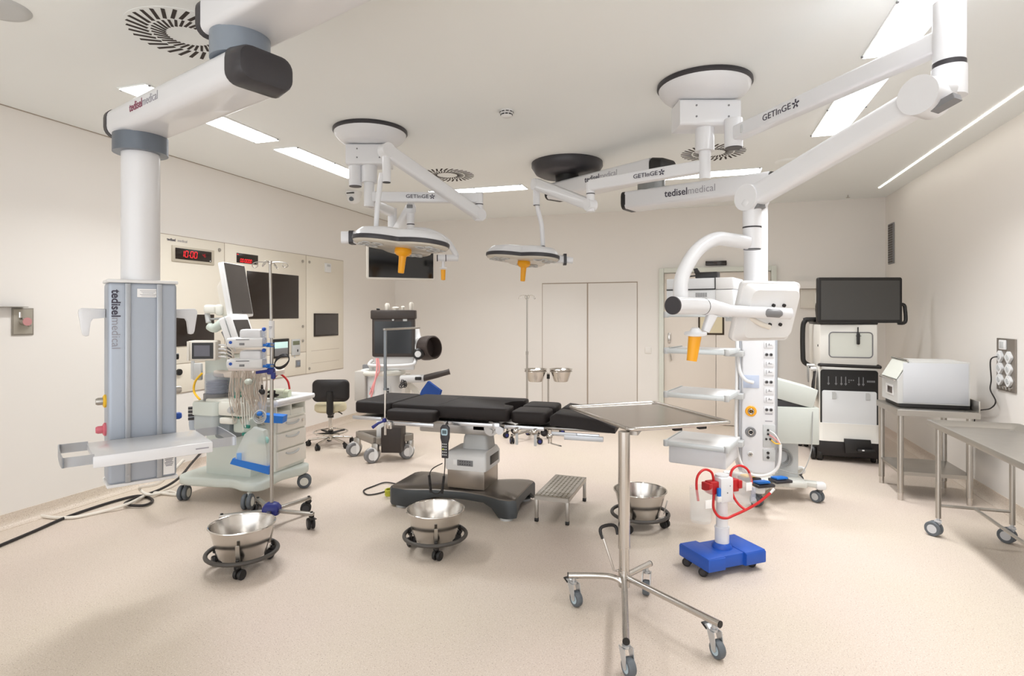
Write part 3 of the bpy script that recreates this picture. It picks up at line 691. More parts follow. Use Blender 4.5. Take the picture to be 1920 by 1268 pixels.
# ---- kick buckets
def kick_bucket(loc, rz, lab):
    t = thing('kick_bucket', lab, 'bucket', loc, rz, 'steel bowls on round rolling frames')
    m = MB(); m.ring((0,0,.098), .2, .0125, n=56, m=12); m.build('bumper_ring', mat('bumper_rubber', (70,66,62), .5), t)
    m = MB(); m.lathe([(.0,.075),(.125,.075),(.135,.085),(.182,.262),(.19,.268),(.192,.263),(.186,.258),(.1805,.258),(.132,.09),(.12,.082),(.001,.082)], n=56, caps=False); b = m.build('bowl', STEEL, t)
    m = MB(); m.ring((0,0,.264), .187, .005, n=56, m=8); m.build('rim', CHROME, b)
    m = MB()
    for k in range(3):
        a = -PI/2+.25+2*PI*k/3; e = V((math.cos(a),math.sin(a),0))
        m.tube([e*.05+V((0,0,.068)), e*.15+V((0,0,.068)), e*.19+V((0,0,.09))], .006, 8)
    m.ring((0,0,.068), .11, .005, n=30, m=6); m.build('spider_frame', STEELB, t)
    for k in range(3):
        a = -PI/2+.25+2*PI*k/3; e = V((math.cos(a),math.sin(a),0))
        m = MB(); m.prism(rrect(.022,.1,.004), -.003, .003, frame(e*.178+V((0,0,.15)), e-V((0,0,.25)), e.cross(V((0,0,1))))); m.build('bowl_clip', STEELB, t)
        caster(t, e*.187+V((0,0,.085)), .03, a+PI*.8, RUBBER, BLACK, True, BLACK, w=.02)
    return t
for (X, Z, a, lab) in ((-1.633,3.52,20,'steel bowl on a round rolling frame in front of the drip stand'),
                    (-.5,3.79,12,'steel bowl on a round rolling frame in front of the operating table base'),
                    (.925,4.2,-40,'steel bowl on a round rolling frame behind the foreground tray stand')):
    kick_bucket(C(X,Z,0), math.radians(a), lab)

# ---- foreground tray stand
loc = C(.59,3.06,0)
ms = thing('instrument_tray_stand', 'large foreground stainless tray on a single post with splayed legs and casters', 'tray stand', loc, yaw(0))
def lc(X, Z, z): return local(ms.location, ms.rotation_euler[2], C(X,Z,z))
m = MB(); m.cyl(lc(.59,3.06,.30), lc(.59,3.06,.914), .0305, n=32); m.build('post', STEEL, ms)
m = MB(); m.cyl(lc(.59,3.06,.10), lc(.59,3.06,.31), .0265, n=32); m.cyl(lc(.59,3.06,.3), lc(.59,3.06,.312), .0315, n=32); lp = m.build('inner_post', STEEL, ms)
m = MB(); m.cyl(lc(.59,3.06,.10), lc(.59,3.06,.185), .03, n=32); m.build('hub', STEEL, ms)
ends = {'a':(.296,3.07),'b':(.481,2.449),'c':(.925,2.584),'d':(.763,3.215)}
zl = .152
for k, (X, Z) in ends.items():
    e = lc(X,Z,zl); hub = V((0,0,zl)); dd = (e-hub).normalized()
    m = MB()
    if k == 'a': m.tube([e, lc(.48,3.065,zl), lc(.545,3.035,zl), lc(.575,3.02,zl-.02)], .0155, 16, sm=4)
    else: m.tube([hub+dd*.02, e], .0155, 16)
    lg = m.build('leg', STEEL, ms)
    m = MB(); m.cyl(e-dd*.002, e+dd*.003, .0158, n=20); m.build('end_plug', BLACK, lg)
    hd = {'a':200,'b':215,'c':205,'d':215}[k]
    caster(ms, e-dd*.03-V((0,0,.03)), .04, math.radians(hd)*0+math.radians({'a':-60,'b':-70,'c':-70,'d':-110}[k]), GRUB, mat('pale_blue_hub',(176,196,206),.4), False, mat('zinc_fork',(196,198,200),.3,.7), k in 'ac', w=.034)
# foot pedal
m = MB(); m.tube([lc(.555,3.04,.19), lc(.53,3.02,.2), lc(.48,3.06,.355), lc(.468,3.07,.385)], .0065, 10); pe = m.build('pedal_bar', STEEL, ms)
m = MB(); m.tube([lc(.478,3.06,.35), lc(.466,3.07,.385), lc(.478,3.08,.405), lc(.53,3.1,.408), lc(.555,3.1,.395), lc(.562,3.09,.36)], .009, 10, sm=3); m.build('pedal_grip', BLACK, pe)
# tray
u = V((.614,.2)).normalized(); v = V((-.19,.78)).normalized(); ctr = V((.80,3.53)); W, L = .635, .79
def tq(a, b, z): q = ctr+u*a+v*b; return lc(q.x, q.y, z)
ang = math.atan2(u.y, u.x)
Mt = Mx.Translation(lc(ctr.x,ctr.y,0)) @ Mx.Rotation(ang,4,'Z')
m = MB(); P = rrect(W,L,.03,4)
m.loft([[Mt @ V((x,y,z)) for x, y in rrect(W-2*i,L-2*i,.03,4)] for i, z in ((0,.925),(.018,.922),(.04,.907),(.05,.906),(.3,.906))])
m.build('tray', mat('tray_steel', (186,180,174), .16, 1.0, var=.04, scale=6), ms, ang=50)
m = MB(); m.tube([Mt @ V((x,y,.925)) for x, y in rrect(W,L,.03,5)], .0115, 12, closed=True); m.build('tray_rim', STEEL, ms)
m = MB(); m.prism(rrect(.5,.06,.01), .885, .905, Mt @ Mx.Rotation(.9,4,'Z') @ Mx.Translation((-.2,0,0))); m.build('tray_support', STEELB, ms)
for (a, b) in ((.02,-.34),(.18,-.34)):
    m = MB(); M_ = Mt @ Mx.Translation((a,b+.02,.893)); m.box((0,0,0), (.05,.03,.016), .004, M=M_); m.build('tray_clip', BLACK, ms)

# ---- step stool
sx0 = C(.388,4.535,0); st = thing('step_stool', 'low perforated steel step beside the operating table base', 'step stool', sx0, yaw(-19.5))
m = MB(); w, l = .26, .60
m.box((0,0,.19), (w,l,.006), .002); m.box((w/2-.002,0,.178), (.004,l,.03)); m.box((-w/2+.002,0,.178), (.004,l,.03)); m.box((0,-l/2+.002,.178), (w,.004,.03)); m.box((0,l/2-.002,.178), (w,.004,.03))
pt = m.build('tread', STEELB, st)
m = MB()
for i in range(7):
    for j in range(17):
        m.cyl((-.096+i*.032+(j%2)*.0,-.264+j*.033,.1932), (-.096+i*.032,-.264+j*.033,.1939), .0085 if (i+j)%2 else .007, n=8)
m.build('perforations', mat('perforation_shade', (104,98,70), .6), pt, kind='stuff')
for sx in (-1,1):
    for sy in (-1,1):
        m = MB(); m.box((sx*(w/2-.013),sy*(l/2-.013),.1), (.024,.024,.17), .003); lg = m.build('leg', STEELB, st)
        m = MB(); m.box((sx*(w/2-.013),sy*(l/2-.013),.014), (.028,.028,.028), .004); m.build('foot', BLACK, lg)

# ---- operating table (room axes; local origin under the column)
TX, TY = -1.71, 4.37
ot = thing('operating_table', 'operating table with black padded sections on a low grey base', 'operating table', (TX,TY,0), 0)
# base slab with arched sides
BO = [(-.64,-.20),(-.60,-.25),(-.48,-.27),(-.36,-.235),(-.25,-.20),(.0,-.19),(.17,-.22),(.25,-.25),(.32,-.285),(.40,-.29),(.445,-.26),(.44,-.15),(.44,-.05),(.44,.05),(.44,.15),(.445,.26),(.40,.29),(.32,.285),(.25,.25),(.17,.22),(0,.19),(-.25,.20),(-.36,.235),(-.48,.27),(-.60,.25),(-.64,.20),(-.64,.1),(-.64,-.1)]
def base_outline(o): return [(x*o,y*o) for x, y in BO]
def base_z(x, y):
    if x > .43 and abs(y) < .2: return .085
    if x < -.63 and abs(y) < .15: return .03
    if -.37 <= x <= .27: return .095 if -.26 <= x <= .18 else .07
    return .014
m = MB(); m.loft([[V((x*o,y*o,base_z(x,y)+dz)) for x, y in BO] for o, dz in ((.96,0),(1.0,.008))]+[[V((x*o,y*o,z)) for x, y in BO] for o, z in ((1.0,.135),(.985,.15))]); m.build('base', BASEM, ot, ang=50)
m = MB(); m.loft([[V((x,y,z)) for x, y in base_outline(o)] for o, z in ((.98,.148),(.965,.158),(.7,.17),(.3,.178))]); m.build('base_cover', BRONZE, ot, ang=50)
for (fx, fy_) in ((-.53,-.2),(-.53,.2),(.36,-.24),(.36,.24)):
    m = MB(); m.cyl((fx,fy_,.0),(fx,fy_,.016), .05, n=24); m.build('levelling_pad', LGREY, ot)
m = MB(); m.box((.0,0,.25), (.31,.33,.16), .008); m.build('lift_cover', mat('lift_cover_steel', (156,148,140), .32, .9), ot)
m = MB(); m.loft([[V((x+dx,y,z)) for x, y in rrect(w_,d_,.025)] for w_, d_, z, dx in ((.335,.345,.315,0),(.345,.35,.33,0),(.345,.35,.425,0),(.325,.32,.452,0),(.27,.25,.47,.03))]); hs = m.build('column_housing', WHITE2, ot)
m = MB(); m.box((.173,.02,.385), (.004,.2,.07), .002); m.box((.173,.02,.385), (.006,.17,.05), .002); m.build('side_recess', BLACK, hs)
m = MB(); m.box((.0,-.176,.375), (.13,.004,.045), .001); kp = m.build('keypad', GREY, hs)
m = MB(); m.box((-.085,-.176,.378), (.03,.003,.042), .001); m.build('keypad_label', LABEL, hs)
m = MB()
for i in range(5):
    for j in range(2): m.cyl((-.04+i*.02,-.18,.366+j*.02),(-.04+i*.02,-.177,.366+j*.02), .0045, n=8)
m.build('keys', DARK, kp)
m = MB(); m.loft([[V((x+dx,y,z)) for x, y in rrect(w_,d_,.03)] for w_, d_, z, dx in ((.22,.2,.46,.05),(.2,.19,.56,.05),(.17,.17,.6,.05))]); m.build('column_neck', LGREY, ot)
# frame under the pads
m = MB(); m.box((-.08,0,.65), (.62,.36,.1), .012); m.box((.16,-.14,.66), (.22,.08,.08), .02); m.box((.16,.14,.66), (.22,.08,.08), .02); m.cyl((.22,-.2,.66),(.22,.2,.66),.055, n=24); m.cyl((.22,-.215,.64),(.22,-.2,.64),.02, n=16); m.build('tilt_frame', mat('frame_alu', (186,184,182), .35, .8), ot)
m = MB(); m.box((-.34,0,.70), (1.1,.5,.02), .004); m.box((.82,0,.686), (.6,.36,.02), .004, M=Mx.Identity(4)); m.box((.45,0,.69), (.3,.4,.02), .004); m.build('deck', STEELB, ot)
def rail(x0, x1, y, z, nm='side_rail', mt=None):
    m = MB(); m.box(((x0+x1)/2,y,z), (x1-x0,.012,.028), .002)
    n_ = max(2, int((x1-x0)/.25))
    for k in range(n_):
        xx = x0+(k+.5)*(x1-x0)/n_; m.cyl((xx,y,z),(xx,y+(.03 if y < 0 else -.03),z), .009, n=10)
    return m.build(nm, mt or STEEL, ot)
RL = mat('bright_rail', (206,208,212), .25, .85)
for s_ in (-1,1):
    rail(-.92,-.66,s_*.30,.705,mt=RL); rail(-.60,-.18,s_*.36,.69,mt=RL); rail(-.12,.30,s_*.30,.705,mt=RL); rail(.36,.66,s_*.285,.70,mt=RL); rail(.70,1.06,s_*.27,.668,mt=RL)
# pads
def pad(poly, z0, z1, nm, r=.018):
    m = MB(); m.prism(poly, z0, z1, None, bev=r); o = m.build(nm, UPH, ot, ang=70); return o
R_ = rrect
pad(R_(.335,.55,.03,cx=-.755,cy=0), .735, .832, 'head_pad')
back = [(-.58,-.28),(.36,-.30),(.385,-.28),(.385,-.14),(.30,-.09),(.27,0),(.30,.09),(.385,.14),(.385,.28),(.36,.30),(-.58,.28)]
pad(back, .735, .832, 'body_pad')
m = MB(); m.box((-.18,0,.833), (.003,.52,.001)); m.build('pad_seam', BLACK, ot)
for s_ in (-1,1):
    pad(R_(.40,.13,.03,cx=-.36,cy=s_*.35), .715, .80, 'side_pad')
    pad(R_(.27,.265,.04,cx=.535,cy=s_*.145), .725, .815, 'thigh_pad')
    m = MB(); y0 = s_*.145
    m.loft([[V((x,y0+yy,z)) for yy, z in ((-.125,zb),(.125,zb),(.125,zt-.015),(.11,zt),(-.11,zt),(-.125,zt-.015))] for x, zb, zt in ((.70,.725,.79),(.74,.722,.815),(1.05,.70,.785),(1.17,.695,.735))]); m.build('leg_pad', UPH, ot, ang=50)
# clamps and levers below the leg end
for (x, y) in ((.46,-.29),(.60,-.29)):
    m = MB(); m.cyl((x,y-.03,.685),(x,y+.03,.685), .022, n=20); m.ball((x,y-.04,.685), .022); c_ = m.build('clamp', CHROME, ot)
    m = MB(); m.box((x+.005,y-.03,.625), (.02,.012,.09), .004); m.build('clamp_lever', LGREY, c_)
for (x, y) in ((.38,-.1),(.62,-.12)):
    m = MB(); m.ball((x,y,.64), .03, (1,.8,1)); m.build('locking_knob', DARK, ot)
m = MB(); m.cyl((.705,-.285,.60),(.705,-.285,.70), .015, n=16); m.ball((.705,-.285,.655), .022); m.tube([(.705,-.285,.61),(.72,-.30,.603),(.80,-.33,.595)], .005, 8); m.build('crank_clamp', CHROME, ot)
m = MB(); m.box((.95,-.285,.652), (.28,.02,.035), .004); m.box((.80,-.285,.675), (.2,.016,.02), .002); m.build('extension_rail', mat('light_alu', (206,210,216), .4, .4), ot)
m = MB(); m.box((.30,-.3,.70), (.06,.03,.06), .01); m.cyl((.33,-.32,.675),(.33,-.28,.675),.03, n=24); m.build('hinge_plate', RL, ot)

# hand control
hx, hy = TX-.075, TY-.385
hc_ = thing('hand_control', 'dark hand control hanging from the operating table rail by its coiled lead', 'hand control', (hx,hy,.45), 0)
m = MB(); Mh_ = frame((0,0,0), (0,-1,0), (1,0,0))
m.prism([(-.024,.01),(.024,.01),(.024,.12),(.035,.16),(.035,.235),(.02,.255),(-.02,.255),(-.035,.235),(-.035,.16),(-.024,.12)], -.012, .012, Mh_, bev=.004); hb_ = m.build('handset', DARK, hc_)
m = MB(); m.prism(rrect(.05,.05,.012,cx=0,cy=.205), .0115, .0135, Mh_); m.build('bezel', mat('pale_blue_bezel', (176,204,216), .4), hb_)
m = MB(); m.prism(rrect(.034,.026,.003,cx=0,cy=.205), .013, .0145, Mh_); m.build('display', mat('grey_lcd', (86,104,112), .3), hb_)
m = MB()
for i in range(3):
    for j in range(5): m.prism(rrect(.009,.009,.002,3,cx=-.014+i*.014,cy=.035+j*.02), .011, .0135, Mh_)
m.build('buttons', LGREY, hb_)
m = MB(); m.prism(rrect(.012,.01,.002,3,cx=-.01,cy=.077), .0135, .0145, Mh_); m.build('stop_button', mat('lime_button', (190,200,40), .5), hb_)
m = MB(); m.tube([(0,0,.02),(.003,-.01,-.05),(.0,-.02,-.13),(-.01,-.03,-.21),(-.05,-.03,-.255),(-.10,-.03,-.235),(-.115,-.03,-.15),(-.108,0,-.085),(-.1,.17,-.08)], .004, 8, sm=6)
m.build('lead', CABLEB, hc_)
m = MB()
def coil(m, A, B, r, turns, w, n=12):
    A, B = V(A), V(B); M = frame(A, B-A); L = (B-A).length; N = int(turns*n)
    m.tube([M @ V((r*math.cos(2*PI*k/n), r*math.sin(2*PI*k/n), L*k/N)) for k in range(N+1)], w, 6)
coil(m, (.0,-.02,-.12), (-.012,-.03,-.25), .008, 18, .003); coil(m, (-.116,-.03,-.12), (-.102,-.03,-.25), .008, 18, .003)
m.build('coiled_lead', CABLEB, hc_)
m = MB(); m.tube([(0,.02,.22),(0,.02,.262),(0,.045,.272),(0,.05,.25)], .005, 6); m.build('hook', BLACK, hc_)

# screen frame on the rail
rf = thing('anaesthesia_screen_frame', 'grey L-shaped rod clamped upright to the operating table head rail', 'screen frame', (-2.288,3.985,.60), 0)
m = MB(); m.cyl((0,0,0),(0,0,.36), .0095, n=16); m.build('lower_rod', STEEL, rf)
m = MB(); m.box((0,0,.58), (.02,.02,.46), .004); m.cyl((0,0,.345),(0,0,.362), .015, n=16); m.build('upper_rod', mat('satin_grey_rod',(140,146,152),.4,.5), rf)
m = MB(); m.box((0,.28,.815), (.022,.60,.016), .006); m.build('cross_bar', STEELB, rf)
m = MB(); m.box((.02,.010,.075), (.06,.016,.055), .004); m.cyl((.045,.006,.05),(.045,.006,.1), .008, n=12); cl = m.build('rail_clamp', STEEL, rf)
m = MB(); m.tube([(.0,-.01,.11),(-.04,-.03,.095),(-.085,-.045,.06)], [.007,.01,.013], 10); m.ball((.0,-.012,.115), .018); m.build('clamp_lever', NAVY, cl)

# ---- swivel stool
so = C(-2.115,6.78,0); sl = thing('swivel_stool', 'cream seated swivel stool with black backrest near the control panel wall', 'stool', so, yaw(4))
m = MB(); m.lathe([(.001,.405),(.16,.405),(.18,.425),(.18,.475),(.165,.495),(.001,.5)], n=40); m.build('seat', CREAM, sl)
m = MB(); Mb = Mx.Translation((.045,-.19,.665)) @ Mx.Rotation(PI/2,4,'X') ; pol = rrect(.41,.25,.06,6)
m.loft([[Mb @ V((x*s_,y*s_,z-.35*x*x)) for x, y in pol] for s_, z in ((.9,-.03),(1,-.018),(1,.012),(.93,.026),(.4,.03))]); m.build('backrest', mat('black_leatherette',(22,17,17),.5), sl, ang=60)
m = MB(); m.tube([(.03,-.02,.40),(.03,-.12,.385),(.035,-.185,.41),(.04,-.20,.5),(.04,-.215,.66)], [.02,.02,.024,.024,.02], 10, sm=4, flat=1.6); m.build('back_support', BLACK, sl)
m = MB(); m.tube([(.09,-.1,.42),(.15,-.15,.405),(.17,-.19,.402)], .007, 8); m.build('height_lever', BLACK, sl)
m = MB(); m.cyl((0,0,.1),(0,0,.41), .024, n=20); m.build('gas_lift', CHROME, sl)
m = MB(); m.cyl((0,0,.33),(0,0,.405), .035, n=16); m.build('lift_sleeve', BLACK, sl)
m = MB(); m.ring((0,0,.165), .19, .009, n=44, m=8); m.build('foot_ring', CHROME, sl)
m = MB(); m.cyl((0,0,.12),(0,0,.185), .03, n=16)
for k in range(4):
    a = PI/4+k*PI/2; e = V((math.cos(a),math.sin(a),0)); m.tube([e*.02+V((0,0,.15)), e*.18+V((0,0,.16))], .012, 8, flat=1.4)
m.build('ring_spokes', BLACK, sl)
m = MB(); m.cyl((0,0,.07),(0,0,.12), .03, n=16); m.build('base_hub', CHROME, sl)
for k in range(5):
    a = .55+2*PI*k/5; e = V((math.cos(a),math.sin(a),0))
    m = MB(); m.tube([e*.02+V((0,0,.1)), e*.12+V((0,0,.088)), e*.25+V((0,0,.07))], .013, 10); m.build('leg', CHROME, sl)
    caster(sl, e*.25+V((0,0,.066)), .028, a+1, RUBBER, BLACK, True, BLACK, w=.018, stem=.01)

# ---- drip stand with infusion pumps
iv = thing('drip_stand', 'tall steel drip stand with blue hub holding the two white infusion pumps', 'drip stand', C(-1.74,4.21,0), yaw(0))
m = MB(); m.cyl((0,0,.08),(0,0,1.30), .0125, n=20); m.build('lower_pole', STEELB, iv)
m = MB(); m.cyl((0,0,1.28),(-.012,0,1.905), .010, n=18); m.build('upper_pole', STEELB, iv)
m = MB(); m.cyl((0,0,1.36),(0,0,1.485), .019, n=20); sv = m.build('label_sleeve', WHITE2, iv)
m = MB(); m.box((0,-.0195,1.44), (.022,.002,.006)); m.box((0,-.0195,1.428), (.016,.002,.004)); m.build('print', INKG, sv)
m = MB(); m.cyl((-.012,0,1.895),(-.012,0,1.918), .014, n=14)
for k in range(4):
    a = .1+k*PI/2; e = V((math.cos(a),math.sin(a),0)); s_ = e.cross(V((0,0,1))); o = V((-.012,0,1.905))
    m.tube([o, o+e*.06+V((0,0,.006)), o+e*.11, o+e*.128+V((0,0,-.022))+s_*.01, o+e*.11+V((0,0,-.036))+s_*.018, o+e*.09+V((0,0,-.022))+s_*.012, o+e*.092+V((0,0,-.006))], .0035, 7, sm=4)
m.build('hanging_hooks', STEEL, iv)
m = MB(); m.loft([[V((x,y,z)) for x, y in rrect(.12*s_,.1*s_,.025)] for s_, z in ((.9,.085),(1,.095),(1,.135),(.75,.16),(.5,.17))]); m.build('hub', NAVY, iv)
for k in range(5):
    a = math.radians(-14+72*k); e = V((math.cos(a),math.sin(a),0))
    m = MB(); m.box((.19,0,.112), (.3,.03,.022), .003, M=Mx.Rotation(a,4,'Z')); m.build('leg', STEELB, iv)
    caster(iv, e*.325+V((0,0,.1)), .04, a+2.4, RUBBER, DARK, True, BLACK, w=.018, brake=(k in (0,)))
m = MB(); m.box((.0,-.01,1.12), (.05,.05,.045), .01); m.tube([(-.01,-.03,1.125),(-.05,-.05,1.12),(-.09,-.05,1.115)], .011, 8); m.box((.02,-.02,1.09),(.03,.03,.05),.008); m.build('clamp', NAVY, iv)
def pump(z, lab):
    o = iv.location; a = iv.rotation_euler[2]
    t = thing('infusion_pump', lab, 'infusion pump', (o.x,o.y,z), yaw(6), 'white infusion pumps on the drip stand')
    m = MB(); m.loft([[V((x,y,zz)) for y, zz in rrect(.13*s_,.07*s_,.018,cx=.0,cy=.04)] for x, s_ in ((-.30,.6),(-.29,.92),(-.27,1),(-.06,1),(-.05,.9))]); m.build('body', WHITE2, t)
    m = MB(); m.box((-.135,.005,.098), (.15,.12,.075), .02); m.build('housing', WHITE, t)
    m = MB(); m.cyl((-.262,-.068,.042),(-.262,-.06,.042), .011, n=18); m.build('knob', BLUE, t)
    m = MB(); m.box((-.185,-.066,.03), (.035,.004,.016), .001); m.build('slot', GREY, t)
    m = MB(); m.box((-.18,-.067,.062), (.09,.004,.004)); m.build('syringe_rail', DARK, t)
    m = MB(); m.box((-.05,-.01,.1), (.025,.05,.09), .006); m.build('door', CLEARB, t)
    m = MB(); m.ball((-.045,-.03,.135), .014); m.build('pressure_knob', BLUE, t)
    m = MB(); m.box((-.0445,-.02,.02), (.055,.035,.018), .006); m.box((-.026,0,.02),(.022,.03,.03),.004); m.box((0,-.021,.02), (.05,.012,.03), .004); m.build('pole_clamp', BLUE2, t)
    m = MB(); m.cyl((.016,-.028,.02),(.016,-.055,.024), .011, n=12); m.build('clamp_screw', GREY, t)
pump(1.29, 'white infusion pump with blue knob, the higher of two on the drip stand')
pump(1.138, 'white infusion pump with blue knob, the lower of two on the drip stand')
# loop of black lead hanging from the clamp
m = MB(); o = V(iv.location)+V((0,0,1.15))
def lp_(pts, r, nm, mt, lab, cat, sm=6):
    q = MB(); q.tube(pts, r, 8, sm=sm); return tag(q.build(nm, mt), lab, cat)
L_ = []
for k in range(3):
    for q in range(9):
        a = 2*PI*q/9; e = .035+.06*(.5+.5*math.cos(a+.6)); L_.append(o+ux*(.034+.075*(1-math.cos(a))*.7+.004*k)+V((0,-.02-.006*k,.02+.05*math.sin(a)*(1-.15*k)+.035*(1-math.cos(a))*.6)))
lp_(L_, .0045, 'coiled_cord', CABLEB, 'coiled black lead tied to the drip stand above its blue clamp', 'cable', 3)
# ================= control panel on the long wall =================
def Wl(y, z, o=0.0): return V((XL+o, y, z))
cp = thing('control_panel', 'large cream built-in panel with clock, timer and dark screens on the long wall', 'control panel', (XL,5.6,0), 0)
cpl = V(cp.location)
def wbox(y0, y1, z0, z1, d0, d1, nm, mt, par=cp, bev=.002):
    m = MB(); m.box((( d0+d1)/2, (y0+y1)/2-cpl.y, (z0+z1)/2), (d1-d0, y1-y0, z1-z0), bev); return m.build(nm, mt, par)
wbox(4.02,7.06,.775,2.285, 0,.006,'panel_gap',SEAM,bev=0)
for y0,y1,z0,z1 in ((4.026,4.895,1.06,2.279),(4.905,6.234,1.06,2.279),(6.244,7.054,.781,2.279),(4.026,4.895,.781,1.054),(4.905,6.234,.781,1.054)):
    wbox(y0,y1,z0,z1,.002,.010,'panel_sheet',PANELC)
for y0, y1, z0, z1 in ((6.35,6.98,1.08,1.085),(6.35,6.98,.90,.903),(4.92,6.23,1.245,1.249)):
    pass
wbox(6.34,6.95,1.06,1.064,.010,.0104,'groove',SEAM,bev=0); wbox(6.34,6.95,.90,.903,.010,.0104,'groove',SEAM,bev=0)
def screws():
    for y, z in ((4.83,2.2),(6.17,2.2),(6.17,1.38),(6.17,1.2),(6.30,.84),(6.3,2.2)):
        m = MB(); m.cyl((.009,y-cpl.y,z),(.016,y-cpl.y,z), .018, n=16); m.build('panel_lock', STEELB, cp)
screws()
def wtext(par, body, size, y, z, d, mt, nm='lettering', bold=0):
    m = MB(); m.text(body, size, frame((d,y-cpl.y,z),(1,0,0),(0,1,0)), bold, .0008, 'CENTER'); return m.build(nm, mt, par)
wtext(cp,'tedisel',.036,4.25,2.235,.011,INK,'bold_lettering',.0008); wtext(cp,'medical',.036,4.375,2.235,.011,INKG,'thin_lettering')
# clock
BZ = mat('clock_bezel',(196,188,172),.45,.2); ck = wbox(4.253,4.755,2.035,2.185,.009,.02,'clock',BZ); wbox(4.285,4.715,2.06,2.165,.02,.024,'clock_face',SCREENB,ck)
SEG = {'0':'abcdef','1':'bc','8':'abcdefg','6':'acdefg','7':'abc','3':'abcdg','4':'bcfg','U':'bcdef'}
def seg7(par, txt, y, z, h, d, mt, nm='digits', slant=.12):
    m = MB(); w = h*.5; t = h*.09; cy = y
    for ch in txt:
        if ch in SEG:
            S = {'a':(0,h,w,0),'d':(0,0,w,0),'g':(0,h/2,w,0),'f':(0,h/2,0,1),'e':(0,0,0,1),'b':(w,h/2,0,1),'c':(w,0,0,1)}
            for s_ in SEG[ch]:
                a, b, hw, vt = S[s_]
                q = [(a+.1*w,b-t/2),(a+.9*w,b-t/2),(a+.9*w,b+t/2),(a+.1*w,b+t/2)] if not vt else [(a-t/2,b+.05*h),(a+t/2,b+.05*h),(a+t/2,b+.45*h),(a-t/2,b+.45*h)]
                m.prism([(cy-cpl.y+u+slant*v_, z+v_) for u, v_ in q], d, d+.0008, Mx(((0,0,1,0),(1,0,0,0),(0,1,0,0),(0,0,0,1))))
            cy += w*1.55
        elif ch == ':':
            m.prism([(cy-cpl.y+u+.04*h, z+v_) for u, v_ in ((0,h*.3),(t,h*.3),(t,h*.3+t),(0,h*.3+t))], d, d+.0008, Mx(((0,0,1,0),(1,0,0,0),(0,1,0,0),(0,0,0,1)))); cy += w*.5
        else: cy += w*.6
    return m.build(nm, mt, par)
seg7(ck,'10:00',4.345,2.085,.06,.0245,LED); seg7(ck,'46',4.60,2.105,.03,.0245,mat('dim_red_digits',(150,20,30),.4,emit=.5,var=0),'small_digits')
m = MB(); m.prism([(4.69-cpl.y,2.066),(4.705-cpl.y,2.066),(4.6975-cpl.y,2.08)], .0242,.025, Mx(((0,0,1,0),(1,0,0,0),(0,1,0,0),(0,0,0,1)))); m.build('mark', LABEL, ck)
tm = wbox(5.065,5.385,2.09,2.195,.009,.014,'timer',SCREENB); seg7(tm,'00:0000',5.115,2.10,.036,.0145,LED)
m = MB(); m.box((.0145,5.08-cpl.y,2.18),(.001,.02,.006)); m.build('indicator', LED, tm)
sc_ = wbox(5.215,6.085,1.482,2.012,.009,.016,'wall_screen',SCREENB)
sc2 = wbox(6.388,6.92,1.243,1.545,.009,.02,'touch_screen',SCREENB); wbox(6.41,6.90,1.265,1.525,.02,.0215,'screen_glass',SCREENG,sc2)
sc3 = wbox(4.15,4.755,1.225,1.53,.009,.018,'wall_screen',SCREENB)
ip = wbox(5.62,5.90,1.015,1.24,.009,.022,'intercom_screen',BLACK); wbox(5.645,5.875,1.04,1.13,.022,.0235,'screen_lower',GREY,ip); wbox(5.645,5.875,1.13,1.205,.022,.0235,'screen_lit',mat('soft_lit_screen',(170,196,192),.3,emit=.35,var=0),ip)
kp = wbox(5.955,6.105,1.03,1.225,.009,.024,'gas_alarm',LGREY); wbox(5.965,6.09,1.155,1.205,.024,.0255,'alarm_display',mat('olive_lcd',(110,116,92),.4),kp); wbox(6.045,6.062,1.07,1.1,.024,.03,'key_switch',DARK,kp)
kq = wbox(6.035,6.115,.88,.965,.009,.02,'push_plate',GREY); wbox(6.05,6.10,.90,.945,.02,.024,'plate_button',GREYB,kq)
th = wbox(6.62,6.74,2.095,2.215,.009,.03,'thermostat',WHITE2); wbox(6.645,6.72,2.17,2.2,.03,.032,'thermostat_display',LGREY,th)
m = MB(); m.cyl((.01,4.33-cpl.y,.98),(.03,4.33-cpl.y,.98), .03, n=20); m.build('wall_knob', BLACK, cp)
wbox(6.0,6.03,1.0,1.03,.009,.013,'small_plate',LGREY)
# recessed valve box
vb = thing('gas_valve_box', 'small steel recessed box with a red-ringed valve on the long wall', 'valve box', (XL,2.987,1.478), 0)
m = MB(); m.box((.004,0,0),(.008,.145,.2),.002); m.build('box_frame', mat('box_steel',(150,144,134),.45,.4), vb)
m = MB(); m.box((.009,0,0),(.003,.125,.18)); m.build('recess', mat('recess_steel',(176,170,158),.45,.4), vb)
m = MB(); m.cyl((.01,-.02,.07),(.01,-.02,.03), .012, n=12); m.cyl((.01,0,.0),(.05,0,.0), .03, n=24); m.cyl((.01,.035,-.03),(.03,.035,-.03),.008,n=10); va = m.build('valve', STEEL, vb)
m = MB(); m.lathe([(.022,0),(.03,0),(.03,.006),(.022,.006)], frame((.05,0,0),(1,0,0)), 24); m.build('valve_ring', mat('dusty_pink',(190,136,136),.45), va)
m = MB(); m.box((.03,-.09,.108),(.06,.19,.006),.002); m.build('flap', STEELB, vb)

